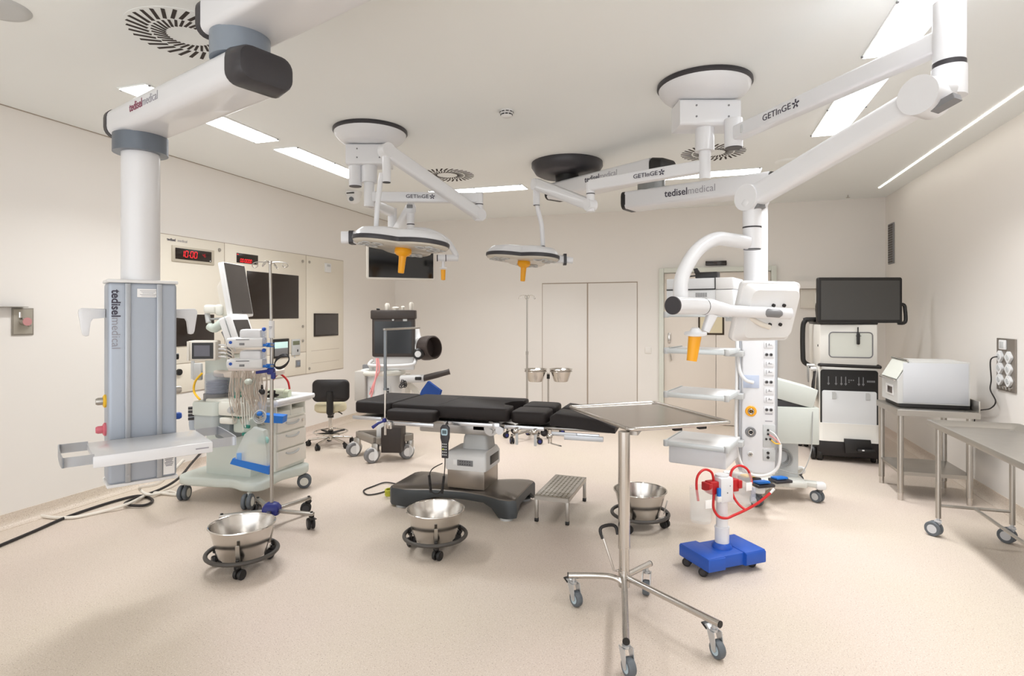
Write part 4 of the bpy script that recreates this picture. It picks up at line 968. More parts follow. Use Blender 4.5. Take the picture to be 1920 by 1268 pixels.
# ================= anaesthesia machine (front faces the middle of the room) =================
AO = V((-3.70,4.06,0))
an = thing('anaesthesia_machine', 'pale mint anaesthesia machine on casters with two tilted screens and a drawer unit', 'anaesthesia machine', AO, 0)
def al(p): return V(p)-AO
MINT2 = mat('pale_grey_green', (196,206,198), .4)
MINTW = mat('off_white_plastic', (226,226,218), .4)
m = MB(); P = [(-.38,-.30),(-.05,-.33),(.14,-.30),(.30,-.345),(.42,-.31),(.44,-.2),(.39,-.0),(.44,.2),(.42,.32),(.30,.36),(-.30,.36),(-.38,.3)]
Q = [(p.x,p.y) for p in spline([V((x,y,0)) for x, y in P], 5, True)]
m.prism(Q, .135, .21, None, bev=.02); m.build('base', MINT, an, ang=60)
for (x, y) in ((-.34,-.27),(.33,-.30),(.37,.27),(-.33,.3)):
    caster(an, (x,y,.125), .06, -1.2 if y < 0 else .6, GRUB, MINTW, True, MINTW if x > 0 and y < 0 else STEELB, w=.03)
m = MB(); m.box((.03,-.04,.40),(.46,.34,.42),.02); m.build('lower_cabinet', MINT, an)
# drawer unit: front at local x=.37
dz = [(.24,.385),(.392,.53),(.537,.64)]
m = MB(); m.box((.13,.155,.46),(.46,.38,.5),.012); m.build('drawer_cabinet', MINTW, an)
for z0, z1 in dz:
    m = MB(); m.box((.368,.155,(z0+z1)/2),(.02,.365,z1-z0-.006),.004); d_ = m.build('drawer', mat('drawer_front',(224,220,212),.42), an)
    m = MB(); m.tube([(.378,.07,z1-.03),(.386,.1,z1-.042),(.388,.155,z1-.048),(.386,.21,z1-.042),(.378,.24,z1-.03)], .008, 8, sm=3); m.build('handle', LGREY, d_)
m = MB(); m.cyl((.376,.29,.60),(.384,.29,.60),.01,n=12); m.build('drawer_lock', STEEL, an)
m = MB(); m.box((.14,.155,.655),(.46,.38,.014),.003); m.box((.14,.155,.76),(.46,.38,.012),.003)
for y in (-.03,.155,.34): m.box((.14,y,.705),(.45,.012,.1),.002)
m.box((-.07,.155,.705),(.02,.37,.1)); m.build('open_shelf', MINTW, an)
m = MB(); m.box((.04,.155,.705),(.2,.34,.085)); m.build('shelf_interior', DARK, an)
m = MB(); m.box((.155,.14,.775),(.50,.46,.02),.006)
m.tube([(.40,-.08,.80),(.41,-.05,.805),(.41,.34,.805),(.385,.375,.805),(-.09,.375,.805)], .022, 10, sm=3); m.box((.155,.37,.79),(.5,.02,.04),.006); m.build('work_surface', WHITE2, an)
# absorber / breathing system on the side facing the camera
m = MB(); m.loft([[V((x,y,z)) for x, y in rrect(.24*s_,.24*s_,.05,cx=.0,cy=-.31)] for s_, z in ((.9,.60),(1,.63),(1,.72),(.97,.735))]); m.build('absorber_housing', mat('absorber_grey',(178,186,188),.4), an)
m = MB(); m.loft([[V((x,y,z)) for x, y in rrect(.25*s_,.25*s_,.04,cx=.0,cy=-.31)] for s_, z in ((1,.735),(1,.82),(.95,.84))]); m.build('breathing_block', MINT, an)
m = MB(); m.box((.13,-.31,.845),(.30,.16,.035),.012); m.box((.24,-.31,.79),(.24,.2,.11),.02); m.box((.21,-.36,.70),(.13,.12,.05),.012); m.build('valve_block', MINTW, an)
m = MB(); m.cyl((.27,-.43,.79),(.27,-.405,.79),.028,n=20); m.cyl((.27,-.45,.79),(.27,-.43,.79),.018,n=16); m.build('pressure_dial', LGREY, an)
m = MB(); m.box((.14,-.29,.615),(.16,.2,.14),.03); m.build('absorber_canister', mat('grey_canister',(120,128,132),.4), an)
m = MB(); m.box((.31,-.32,.66),(.16,.1,.12),.02); m.build('vapour_block', GREEN, an) if False else m.build('lower_valve', MINT2, an)
for (x, y, z) in ((.38,-.38,.66),(.30,-.38,.735),(.36,-.38,.60)):
    m = MB(); m.box((x,y,z),(.05,.02,.025),.006); m.build('green_catch', GREEN, an)
m = MB(); m.lathe([(.02,0),(.034,.01),(.02,.04),(.024,.055),(.012,.06)], Mx.Translation((.19,-.27,.85)), 16); m.build('green_cap', GREEN, an)
m = MB(); m.lathe([(.001,.60),(.05,.60),(.055,.64),(.055,.70),(.001,.705)], Mx.Translation((-.17,-.33,0)), 20); m.build('side_bag', mat('pale_blue_grey',(172,182,194),.5), an)
for k in range(4):
    m = MB(); m.cyl((-.15,-.43,.70+k*.028),(-.12,-.4,.70+k*.028),.012,n=12); m.build('gas_knob', DARK, an)
# bellows in clear dome
m = MB(); m.lathe([(.10,0),(.10,.05)], Mx.Translation((-.02,-.27,.84)), 28); m.build('bellows_base', GREY, an)
m = MB(); m.lathe([(.09,0),(.092,.01),(.092,.15),(.085,.168),(.001,.172)], Mx.Translation((-.02,-.27,.885)), 32); bd = m.build('bellows_dome', CLEARB, an)
m = MB(); m.lathe([(r_,z_) for k in range(5) for r_, z_ in ((.07,.005+k*.022),(.085,.016+k*.022))]+[(.001,.115)], Mx.Translation((-.02,-.27,.885)), 24); m.build('bellows', mat('bellows_grey',(134,140,156),.5), an)
# rear column and head
m = MB(); m.box((-.08,-.05,.98),(.3,.3,.46),.03); m.build('rear_column', MINT, an)
m = MB(); m.box((-.10,-.07,1.235),(.44,.36,.05),.016); m.build('top_shelf', mat('warm_grey_plastic',(212,204,194),.42), an)
m = MB(); Q = [(x,y) for x, y in rrect(.50,.46,.16,8,cx=.12,cy=-.06)]
m.prism(Q, 1.02, 1.07, None, bev=.012); m.build('equipment_rail', mat('warm_plastic',(222,212,202),.42), an, ang=60)
# small patient monitor facing the camera
def face_box(P, ydeg, w, h, d_, pitch=0):
    return Mx.Translation(al(P)) @ Mx.Rotation(yaw(ydeg),4,'Z') @ Mx.Rotation(math.radians(pitch),4,'X') @ Mx.Rotation(PI/2,4,'X')
sp_ = pd(378,658,4.5)
Mf = face_box(sp_, 8, .2, .15, .1)
m = MB(); m.prism(rrect(.205,.155,.014), -.12, 0, Mf, bev=.008); mn = m.build('module_monitor', OFFW, an)
m = MB(); m.prism(rrect(.155,.125,.004,cx=.008), -.001, .003, Mf); m.build('monitor_bezel', BLACK, mn)
m = MB(); m.prism(rrect(.115,.085,.002,cx=.004), .002, .0045, Mf); m.build('monitor_glass', mat('violet_grey_glass',(82,80,90),.2), mn)
m = MB(); m.prism(rrect(.016,.15,.006,cx=-.095), -.06, .012, Mf); m.build('side_grip', OFFW, mn)
m = MB()
for k in range(4): m.tube([Mf @ V(p) for p in ((.10,-.05+k*.03,-.06),(.145,-.05+k*.03,-.055),(.16,-.055+k*.028,-.06))], .008, 8)
m.build('plugs', WHITE2, mn)
for k in range(4):
    a = Mf @ V((.155,-.05+k*.03,-.06)); m = MB(); m.tube([a, a+V((.07,.0,-.02-.01*k)), V((.14+.02*k,-.33+.01*k,1.17-.02*k)), V((.24,-.28+.02*k,1.09))], .004, 6, sm=6); m.build('lead', CABLEW, an)
m = MB(); m.cyl((-.26,-.28,1.0),(-.26,-.28,1.17),.014,n=12); m.box((-.22,-.27,1.06),(.09,.03,.14),.01); m.build('monitor_post', LGREY, an)
# upper monitor and lower screen, both turned towards the middle of the room
def screen_block(P, ydeg, pitch, w, h, d_, nm, bz, roll=0, cy=0, gl=SCREENG, hb=None):
    Mf = Mx.Translation(al(P)) @ Mx.Rotation(yaw(ydeg),4,'Z') @ Mx.Rotation(math.radians(pitch),4,'X') @ Mx.Rotation(math.radians(roll),4,'Y') @ Mx.Rotation(PI/2,4,'X')
    m = MB(); m.prism(rrect(w,h,.02), -d_, -d_*.45, Mf, rrect(w,h,.02)); m.prism(rrect(w,h,.02), -d_*.5, 0, Mf, bev=.006); o = m.build(nm, WHITE2, an)
    m = MB(); m.prism(rrect(w-2*bz,(hb or h-2*bz),.004,cy=cy), -.001, .002, Mf); m.build('screen_glass', gl, o); return o, Mf
um, Mu = screen_block(pd(448,544,4.78), 90, -10, .38, .44, .04, 'main_monitor', .014, 0, .008, SCREENG)
m = MB(); m.prism(rrect(.30,.26,.03,cy=-.08), -.10, -.035, Mu, rrect(.34,.34,.03,cy=-.05)); m.build('rear_shell', OFFW, um)
for k in range(1):
    m = MB(); m.cyl(Mu @ V((.0,-.178,0)), Mu @ V((.0,-.178,.004)), .006, n=10); m.build('power_button', DARK, um)
ls, Ml = screen_block(pd(456,616,4.62), 80, -20, .23, .24, .10, 'lower_screen', .022, 0, -.012, SCREENG, .17)
m = MB()
for k in range(7): m.box((0,0,0),(.004,.10,.006),.001, M=Ml @ Mx.Translation((-.118,.07-k*.032,-.045)) @ Mx.Rotation(PI/2,4,'Y'))
m.build('vents', LGREY, ls)
# monitor arm
g1, g2, g3, g4 = al(pd(396,580,4.62)), al(pd(412,592,4.66)), al(pd(393,612,4.6)), al(pd(425,605,4.7))
m = MB(); m.box(g1,(.09,.09,.07),.02,3,rz=.4); m.box(g1+V((.06,.02,-.005)),(.06,.07,.09),.025,3,rz=.8); m.build('arm_joint', MINTW, an)
m = MB(); m.tube([g3+V((0,0,.0)), g3+V((.05,0,-.015)), g3+V((.12,.03,.04)), g4], [.032,.036,.034,.026], 14, sm=5); m.build('monitor_arm', MINT2, an)
m = MB(); m.tube([g1+V((-.02,-.02,-.035)), g3+V((.0,-.01,.03))], .02, 10); m.build('arm_post', LGREY, an)
m = MB(); m.tube([g4, g4+V((.02,.04,.09)), g4+V((.03,.08,.12))], .024, 10, sm=3); m.build('arm_post', LGREY, an)
m = MB(); m.tube([g1+V((-.02,-.03,-.03)), g1+V((.0,-.03,-.075)), g1+V((.07,0,-.075)), g1+V((.16,.06,-.07))], .009, 8, sm=5); m.build('arm_cable', CABLEG, an)
c0 = al(pd(418,622,4.62)); m = MB(); m.tube([c0, c0+V((.045,.0,-.08)), c0+V((.07,0,-.2)), c0+V((.085,0,-.28)), c0+V((.13,.02,-.31))], .014, 8, sm=5); m.build('corrugated_cable', GREY, an)
# yellow hose
m = MB(); m.tube([al(pd(379,700,4.75)), al(pd(366,716,4.75)), al(pd(364,735,4.75)), al(pd(375,750,4.72))], .009, 8, sm=6); m.build('yellow_hose', ORANGE, an)
# red hose at the rear
m = MB(); m.tube([al(pd(508,720,5.05)), al(pd(516,706,5.05)), al(pd(526,702,5.05)), al(pd(539,714,5.05)), al(pd(543,730,5.05))], .009, 8, sm=6); m.build('red_hose', RED, an)
# bundle of looped patient leads hanging from the front rail
random.seed(11)
m = MB()
for k in range(30):
    px0 = 436+random.random()*62; L = 60+random.random()*50; Zc = 4.42+random.random()*.12; wd = 4+random.random()*8
    p0 = al(pd(px0,688+random.random()*6,Zc)); p1 = al(pd(px0-wd+random.random()*6,688+L*.5,Zc-.02)); p2 = al(pd(px0+random.random()*8,688+L,Zc-.03)); p3 = al(pd(px0+wd,688+L*.45,Zc)); p4 = al(pd(px0+wd*.6,690,Zc+.01))
    m.tube([p0,p1,p2,p3,p4], .0032, 5, sm=5)
m.build('patient_leads', mat('beige_lead',(196,184,172),.5), an, kind='stuff')
m = MB()
for k in range(5): m.tube([al(pd(452+k*5,745,4.44)), al(pd(454+k*4.5,775,4.42)), al(pd(456+k*4,808-6*k,4.40))], .005, 7, sm=3)
m.build('breathing_lines', mat('clear_line',(206,206,198),.3), an)
m = MB(); m.box(al(pd(469,690,4.42)),(.33,.03,.045),.01, rz=yaw(0)); m.build('lead_hanger', mat('pale_pinkish_plastic',(218,208,204),.4), an)
m = MB(); m.ball(al(pd(466,716,4.40)), .03, (1,1,.8)); m.build('face_mask', mat('mask_grey',(190,196,186),.3), an)
m = MB(); m.loft([[al(pd(x,y,4.45)), al(pd(x2,y2,4.45)), al(pd(x2,y2,4.49)), al(pd(x,y,4.49))] for x, y, x2, y2 in ((486,738,498,738),(482,765,500,768),(484,778,499,780))]); m.build('blood_pressure_cuff', mat('pale_grey_cuff',(206,208,216),.5), an)
m = MB()
for k in range(3): m.ring(None, .035+.006*k, .0045, frame(al(pd(487,778+2*k,4.40-.01*k)), (.3,-1,.2)), 20, 6)
m.build('coiled_hose', LGREY, an)
m = MB(); m.ball(al(pd(487,776,4.38)), .022, (1,1,.8)); m.build('blue_bulb', BLUE2, an)
m = MB(); m.tube([al(pd(491,722,4.42)), al(pd(491,730,4.41)), al(pd(490,736,4.4))], [.006,.01,.022,.02], 10, sm=3); m.ball(al(pd(492,735,4.4)), .022, (1,.8,1)); m.build('black_bulb', BLACK, an)
# things on and hung from it
bt = thing('oxygen_mask_bottle', 'pale green bottle lying on the work surface beside the drawers', 'bottle', al(pd(520,738,5.1))+AO, 0)
m = MB(); m.cyl((-.09,0,.0),(.06,.03,0),.042,n=22); m.build('body', mat('pale_green_bottle',(214,220,200),.35), bt)
m = MB(); m.cyl((.06,.03,0),(.10,.038,0),.034,n=22); m.build('cap', mat('pale_cap',(206,214,190),.4), bt)
bt.location.z = .79+.045
cl_ = thing('laryngoscope_clamp', 'black star-shaped clamp on the work surface behind the drip stand pole', 'clamp', V((pd(511,742,4.9).x, pd(511,742,4.9).y, .85)), 0)
m = MB()
for a in (0,1.2,2.3,3.4,4.6): m.tube([(0,0,0),(.04*math.cos(a),.0,.04*math.sin(a)),(.07*math.cos(a+.2),-.01,.06*math.sin(a+.2)*.6)], [.02,.014,.006], 8)
m.build('clamp_body', BLACK, cl_)
tag(cl_, 'black star-shaped clamp at the edge of the pale work surface, behind the drip stand pole', 'clamp')
cl_.name = 'black_clamp'
# blue tray
bx = thing('blue_tray', 'bright blue tray hung on the anaesthesia machine front, behind the drip stand', 'tray', pd(515,784,4.66), yaw(2))
m = MB(); m.prism([(-.085,.035),(.085,.02),(.078,-.035),(-.06,-.028)], -.05, .05, Mx.Rotation(PI/2,4,'X')); m.build('tray_body', BLUE2, bx)
# clear pouch with blue hem
pc = thing('plastic_pouch', 'clear plastic pouch with a blue hem hanging before the anaesthesia machine', 'pouch', pd(474,845,4.36), yaw(-6))
def pq(px, py): return local(pc.location, pc.rotation_euler[2], pd(px,py,4.36))
out = [(478,800),(498,806),(504,840),(506,884),(488,882),(462,876),(442,866),(450,838),(462,812)]
m = MB(); fr_, bk = [], []
def ringp(s_, o):
    c = V((0,0,0))
    pts = [pq(*p) for p in out]; c = sum(pts, V())/len(pts)
    return [c+(p-c)*s_+V((0,o,0)) for p in pts]
m.loft([ringp(.97,-.03), ringp(1,-.012), ringp(1,.012), ringp(.97,.03)]); m.build('bag', mat('milky_plastic',(222,228,226),.25,alpha=.55,var=0), pc)
m = MB(); q4 = [pq(436,868), pq(508,888), pq(508,873), pq(441,858)]
m.loft([[p+V((0,o,0)) for p in q4] for o in (-.034,.034)]); m.build('blue_hem', BLUE2, pc)
m = MB(); q4 = [pq(468,829),pq(500,833),pq(497,872),pq(462,866)]; m.loft([[p+V((0,o,0)) for p in q4] for o in (-.02,.02)]); m.build('leaflet', mat('paper',(226,226,214),.7), pc)
m = MB(); m.ball(pq(494,826)+V((0,-.0,0)), .045, (1,.5,.8)); m.build('mask_inside', mat('sea_green_plastic',(150,196,190),.35), pc)
m = MB(); m.box(pq(452,856)+V((0,-.012,0)), (.045,.04,.07), .008); m.build('valve_inside', mat('sky_blue_plastic',(110,160,220),.4), pc)

# ================= mobile imaging machine behind the table head =================
UO = C(-1.42,6.42,0)
us = thing('ultrasound_machine', 'white mobile machine with black monitor and big white casters behind the table head', 'ultrasound machine', UO, yaw(-4))
def ul(px, py, Z): return local(us.location, us.rotation_euler[2], pd(px,py,Z))
for (px, py, Z) in ((670,850,6.3),(704,867,6.02),(769,857,6.2)):
    q = ul(px,py,Z); q.z = .125
    m = MB(); m.box((q.x,q.y,.15),(.07,.06,.10),.015); m.build('caster_bracket', STEELB, us)
    caster(us, (q.x,q.y,.16), .075, yaw(200), GREY, WHITE2, True, WHITE2, w=.03, stem=.04)
    m = MB(); m.cyl((q.x-.03,q.y-.045,.085),(q.x-.03,q.y+.045,.085),.07,n=28); m.build('caster_cover', WHITE2, us)
A_, B_, D_ = ul(672,815,6.35), ul(704,822,6.02), ul(772,822,6.22)
for P in (A_,B_,D_): P.z = .22
m = MB()
for a, b in ((A_,B_),(B_,D_)): beam(m, a+(V((0,0,0))-a)*0, b, .06, .075, .012)
beam(m, V((0,0,.22)), A_, .06, .075, .012); beam(m, V((0,0,.22)), D_, .06, .075, .012); m.build('chassis', mat('taupe_metal',(150,144,136),.4,.4), us)
q = ul(738,830,6.1); m = MB(); m.box((q.x,q.y,.23),(.21,.2,.26),.006); m.build('battery_box', mat('dark_brown_box',(46,38,34),.5), us)
m = MB(); m.box((q.x-.12,q.y+.1,.35),(.14,.2,.42),.02); m.build('pedestal', WHITE2, us)
m = MB(); m.lathe([(.19,.45),(.2,.5),(.2,.85),(.17,.90),(.001,.9)], None, 36); m.build('column', WHITE2, us)
m = MB(); m.ring((0,-.02,.90), .215, .03, n=40); m.build('collar_handle', MINTW, us)
m = MB(); m.lathe([(.15,.90),(.16,.97),(.14,1.0),(.001,1.0)], None, 30); m.build('collar', LGREY, us)
for s_ in (-1,1):
    m = MB(); m.box((s_*.09+.02,-.2,.72),(.05,.01,.075),.003); o = m.build('port_plate', LGREY, us); m = MB(); m.box((s_*.09+.02,-.206,.735),(.022,.006,.018)); m.box((s_*.09+.02,-.206,.705),(.022,.006,.018)); m.build('ports', DARK, o)
m = MB(); m.box((-.20,-.10,.76),(.12,.2,.32),.01); m.build('side_basket', mat('translucent_grey',(190,186,180),.4), us)
m = MB(); m.box((-.22,.1,.82),(.08,.08,.30),.01); m.build('side_channel', GREY, us)
mq = ul(737,633,6.25)
Mf = Mx.Translation(mq) @ Mx.Rotation(math.radians(2),4,'Z') @ Mx.Rotation(PI/2,4,'X')
m = MB(); m.prism(rrect(.46,.42,.02), -.07, 0, Mf, bev=.012); mo = m.build('monitor', mat('dark_brown_plastic',(58,50,46),.45), us)
m = MB(); m.prism(rrect(.40,.345,.006,cy=.0), -.001, .003, Mf); m.build('monitor_glass', mat('petrol_glass',(40,42,44),.18), mo)
m = MB(); m.cyl(Mf @ V((.0,.19,0)), Mf @ V((0,.19,.004)), .012, n=14); m.prism(rrect(.045,.022,.003,cx=.13,cy=.187), 0, .004, Mf); m.build('badges', LGREY, mo)
m = MB(); m.box((0,0,0),(.49,.1,.085),.015, M=Mf @ Mx.Translation((0,.245,-.03))); pr = m.build('probe_rack', mat('dark_brown_plastic2',(56,48,44),.45), us)
for k, (dx, hh, rr) in enumerate(((-.17,.035,.018),(-.07,.09,.024),(.02,.05,.035),(.10,.06,.018),(.19,.10,.022))):
    m = MB(); b_ = Mf @ V((dx,.28,-.03)); m.lathe([(rr*.6,-.02),(rr*.8,0),(rr,hh*.5),(rr*1.15,hh*.8),(rr*.7,hh),(.001,hh)], Mx.Translation(b_), 16); m.build('probe', BLACK if k == 0 else OFFW, us)
m = MB(); z_ = -.255
m.tube([Mf @ V(p) for p in ((-.24,z_-.0,-.05),(-.245,z_-.02,.03),(-.22,z_-.04,.07),(0,z_-.045,.075),(.22,z_-.03,.07),(.25,z_,.05),(.25,z_+.02,0))], .018, 10, sm=4); m.build('front_handle', WHITE2, us)
m = MB(); m.box((0,0,0),(.44,.2,.06),.015, M=Mf @ Mx.Translation((.0,z_,-.06))); m.build('keyboard_shelf', WHITE2, us)
# side arm with padded cup
h0, h1 = ul(781,655,6.42), ul(828,650,6.2)
m = MB(); m.tube([ul(778,618,6.5), ul(782,640,6.45), ul(790,668,6.4)], [.05,.07,.06], 16, sm=4); ax = (h1-h0).normalized()
m.lathe([(.09,0),(.125,.03),(.13,.13),(.128,.15)], frame(h0-ax*.02, ax), 28); m.build('cup_housing', WHITE2, us)
m = MB(); Mc = frame(h0+ax*.125, ax, (0,0,1)); n_ = 26
ro, ri = [], []
rings = []
for k in range(n_+1):
    a = -PI*.62+2*PI*.62*k/n_
    c, s_ = math.cos(a+PI*.55), math.sin(a+PI*.55)
    rings.append([Mc @ V((r_*c,r_*s_,z_)) for r_, z_ in ((.155,0),(.155,.15),(.135,.155),(.13,0))])
m.lathe([(.131,0),(.134,.06),(.126,.14),(.112,.145),(.106,.03),(.001,.03)], Mc, 34); m.build('padded_cup', mat('brown_black_pad',(60,50,46),.55), us)
m = MB(); fr_ = frame(ul(784,664,6.18), (0,-1,0)); m.lathe([(.05,-.06),(.06,0),(.045,.012),(.03,.012)], fr_, 24); dl = m.build('pivot_dial', BLACK, us)
m = MB(); m.lathe([(.034,0),(.034,.014),(.001,.015)], fr_, 20); m.build('dial_cap', WHITE2, dl)
m = MB(); beam(m, ul(752,711,6.3), ul(796,710,6.25), .08, .085, .035); ab = m.build('armrest_bracket', WHITE2, us)
m = MB(); pcc = ul(784,710,6.19); m.box(pcc,(.07,.02,.035),.009); m.build('slot', BLACK, ab)
m = MB(); m.tube([ul(793,710,6.25), ul(832,700,6.2), ul(843,697,6.2)], [.034,.03,.034], 14, sm=3); m.build('armrest', mat('brown_pad',(66,58,54),.6), us)
m = MB(); beam(m, ul(766,700,6.42), ul(765,760,6.42), .06, .06, .012); beam(m, ul(762,716,6.38), ul(800,752,6.3), .045, .06, .012); m.build('brace', OFFW, us)
m = MB(); m.tube([ul(706,672,6.15), ul(707,690,6.12), ul(703,715,6.1), ul(696,745,6.1)], .010, 8, sm=6); m.tube([ul(709,672,6.16), ul(711,695,6.13), ul(700,720,6.1), ul(693,740,6.1)], .008, 8, sm=6); m.build('pink_leads', PINKT, us)
m = MB()
for k in range(7): m.ring(None, .018+.005*(k%4), .0045, frame(ul(754+3*(k%3),719+4*(k%2),6.1+.01*k), (.9*math.sin(2*k),-.6,.8*math.cos(2.3*k))), 14, 6)
m.tube([ul(752,728,6.12), ul(753,712,6.12), ul(760,716,6.1)], .004, 6, sm=3); m.build('black_lead_bundle', CABLEB, us)
bc = thing('blue_wrap', 'folded deep blue square hanging below the padded armrest of the mobile machine', 'cloth', pd(807,728,6.1), yaw(0))
m = MB(); pts = [pd(802,715,6.12), pd(826,733,6.1), pd(822,745,6.08), pd(786,742,6.12), pd(790,732,6.12)]
m.loft([[p-V(bc.location)+V((0,0,0)) for p in pts], [p-V(bc.location)+V((.008,.03,-.0)) for p in pts]])
ob = m.build('folded_cloth', BLUEF, bc); bc.rotation_euler = (0,0,0)

# ================= double bowl stand and second drip stand =================
bs = thing('double_bowl_stand', 'stand with two steel bowls in front of the pale cupboard doors', 'bowl stand', C(.474,7.6,0), yaw(0))
m = MB(); m.cyl((0,0,.08),(0,0,.76), .011, n=16); m.build('post', STEELB, bs)
m = MB(); m.cyl((0,0,.69),(0,0,.75), .02, n=16); m.build('clamp_sleeve', BLACK, bs)
m = MB(); m.box((0,0,.765),(.045,.02,.012),.003)
m.build('cross_bar', STEEL, bs)
for s_ in (-1,1):
    m = MB(); m.ring((s_*.165,0,.79), .1465, .005, n=36, m=8); m.build('bowl_ring', STEEL, bs)
for k in range(4):
    a = PI/4+k*PI/2; e = V((math.cos(a),math.sin(a),0)); m = MB(); m.tube([e*.01+V((0,0,.09)), e*.22+V((0,0,.085))], .012, 8); m.build('leg', STEELB, bs)
    caster(bs, e*.21+V((0,0,.078)), .033, a+1, RUBBER, NAVY, True, BLACK)
for s_, lab in ((-1,'steel bowl nearer the rear drip stand, in the double bowl stand'),(1,'steel bowl farther from the rear drip stand, in the double bowl stand')):
    b_ = thing('bowl', lab, 'bowl', V(bs.location)+V((CT*s_*.165,ST*s_*.165,.655)), 0, 'steel bowls in the double stand')
    m = MB(); m.lathe([(.001,0),(.085,0),(.092,.006),(.143,.155),(.152,.16),(.148,.165),(.138,.158),(.088,.012),(.001,.008)], n=40, caps=False); m.build('bowl_body', STEEL, b_)
iv2 = thing('drip_stand', 'thin steel drip stand behind the operating table, before the cupboard doors', 'drip stand', C(.184,7.1,0), yaw(10))
m = MB(); m.cyl((0,0,.08),(0,0,1.06), .012, n=14); m.build('lower_pole', STEELB, iv2)
m = MB(); m.cyl((0,0,1.04),(0,0,1.76), .009, n=14); m.cyl((0,0,1.04),(0,0,1.08),.016,n=14); m.build('upper_pole', STEELB, iv2)
m = MB()
for k in range(4):
    a = .1+k*PI/2; e = V((math.cos(a),math.sin(a),0)); s_ = e.cross(V((0,0,1))); o = V((0,0,1.755))
    m.tube([o, o+e*.05+V((0,0,.012)), o+e*.09, o+e*.105+V((0,0,-.025))+s_*.01, o+e*.085+V((0,0,-.035))+s_*.018, o+e*.07+V((0,0,-.02))+s_*.012], .0035, 6, sm=3)
m.build('hanging_hooks', STEEL, iv2)
for k in range(5):
    a = 2*PI*k/5; e = V((math.cos(a),math.sin(a),0)); m = MB(); m.tube([e*.01+V((0,0,.1)), e*.28+V((0,0,.09))], .012, 8); m.build('leg', STEELB, iv2)
    caster(iv2, e*.27+V((0,0,.08)), .034, a+1, RUBBER, NAVY, True, BLACK)
# ================= door side: tower, steel tables, carts =================
def tri_box(m, c, d, bev, rz=0): return m.box(c, d, bev, 3, rz)
# tall vision tower
TO = V((1.51,7.10,0)); vt = thing('vision_tower', 'tall white and black equipment tower with a big monitor in the far corner', 'equipment tower', TO, 0)
TW = mat('tower_white', (228,226,220), .36)
def tl(px, py, y): p = pwy(px,py,y); return p-TO
fy_ = -.31
m = MB(); m.box((0,.02,.145),(.62,.72,.19),.04); m.build('base_skirt', mat('black_brown_plastic',(26,20,20),.5), vt)
m = MB(); m.loft([[V((x,y,z)) for x, y in rrect(.56*s_,.66*s_,.05)] for s_, z in ((1.05,.215),(1.04,.25),(1,.33),(1,.40))]); m.build('base_cover', TW, vt)
m = MB(); m.box((0,.0,.68),(.545,.60,.62),.03); m.build('lower_cabinet', TW, vt)
m = MB(); m.box((0,.02,1.20),(.535,.62,.46),.02); m.build('upper_cabinet', TW, vt)
m = MB(); m.prism(rrect(.53,.66,.03,cy=.625), 0, .012, Mx.Translation((.0,fy_+.012,0)) @ Mx.Rotation(PI/2,4,'X')); m.build('front_surround', BLACK, vt)
m = MB(); m.prism(rrect(.50,.44,.02,cy=.518), 0, .022, Mx.Translation((.0,fy_+.008,0)) @ Mx.Rotation(PI/2,4,'X'), bev=.006); fd = m.build('front_door', mat('tower_panel',(218,220,222),.36), vt)
for dx in (-.14,.17):
    m = MB(); m.prism([(dx-.02,.655),(dx+.02,.655),(dx+.02,.71),(dx+.008,.725),(dx-.02,.725)], 0, .03, Mx.Translation((.0,fy_+.008,0)) @ Mx.Rotation(PI/2,4,'X')); m.build('door_latch', LGREY, fd)
m = MB(); Mp = Mx.Translation((.0,fy_-.001,0)) @ Mx.Rotation(PI/2,4,'X')
for k, xx in enumerate((-.19,-.12,-.07,-.03,.09,.13)):
    m.prism(rrect(.008,.09,.002,3,cx=xx,cy=.84), .0, .002, Mp); m.prism(rrect(.02,.014,.002,3,cx=xx,cy=.81), .0, .003, Mp)
for k in range(5): m.prism(rrect(.012,.02,.002,3,cx=.17+k*.015,cy=.842), 0, .002, Mp)
for k in range(4): m.prism(rrect(.012,.012,.004,3,cx=.0+.02*(k%3),cy=.85-.02*(k//3)), 0, .002, Mp)
m.build('control_marks', mat('panel_marks',(120,120,122),.5), vt)
m = MB(); m.tube([(-.27,fy_+.03,1.0),(-.27,fy_-.03,1.005),(-.25,fy_-.045,1.005),(0,fy_-.05,1.0),(.25,fy_-.045,.995),(.27,fy_-.03,.995),(.27,fy_+.03,1.0)], .018, 10, sm=3); m.build('front_handle', BLACK, vt)
Mq = Mx.Translation((.0,-.285,0)) @ Mx.Rotation(PI/2,4,'X')
m = MB(); m.tube([Mq @ V((x,y,.006)) for x, y in rrect(.40,.26,.035,5,cx=.02,cy=1.215)], .006, 8, closed=True); m.build('window_seal', GREY, vt)
m = MB(); m.prism(rrect(.385,.245,.03,cx=.02,cy=1.215), 0, .006, Mq); m.build('viewing_panel', mat('tower_inner_panel',(214,216,208),.25), vt)
m = MB(); m.box((.085,-.31,1.28),(.03,.03,.12),.01); m.cyl((.085,-.3,1.34),(.085,-.3,1.40),.006,n=8); m.box((.085,-.32,1.31),(.05,.008,.006),.002); m.build('hanging_handset', BLACK, vt)
m = MB(); m.box((0,.02,1.44),(.54,.62,.025),.008); m.build('top_tray', BLACK, vt)
# pedestal tray
m = MB(); m.prism([(-.06,.29),(.18,.29),(.20,.16),(-.05,.14)], 0, .03, Mx.Translation((.0,-.36,-.035)) @ Mx.Rotation(PI/2,4,'X'), bev=.008); m.box((.13,-.41,.15),(.16,.05,.03),.008); pt = m.build('foot_pedal_tray', BLACK, vt)
m = MB(); m.box((.10,-.437,.157),(.02,.003,.012)); m.build('badge', LABEL, pt)
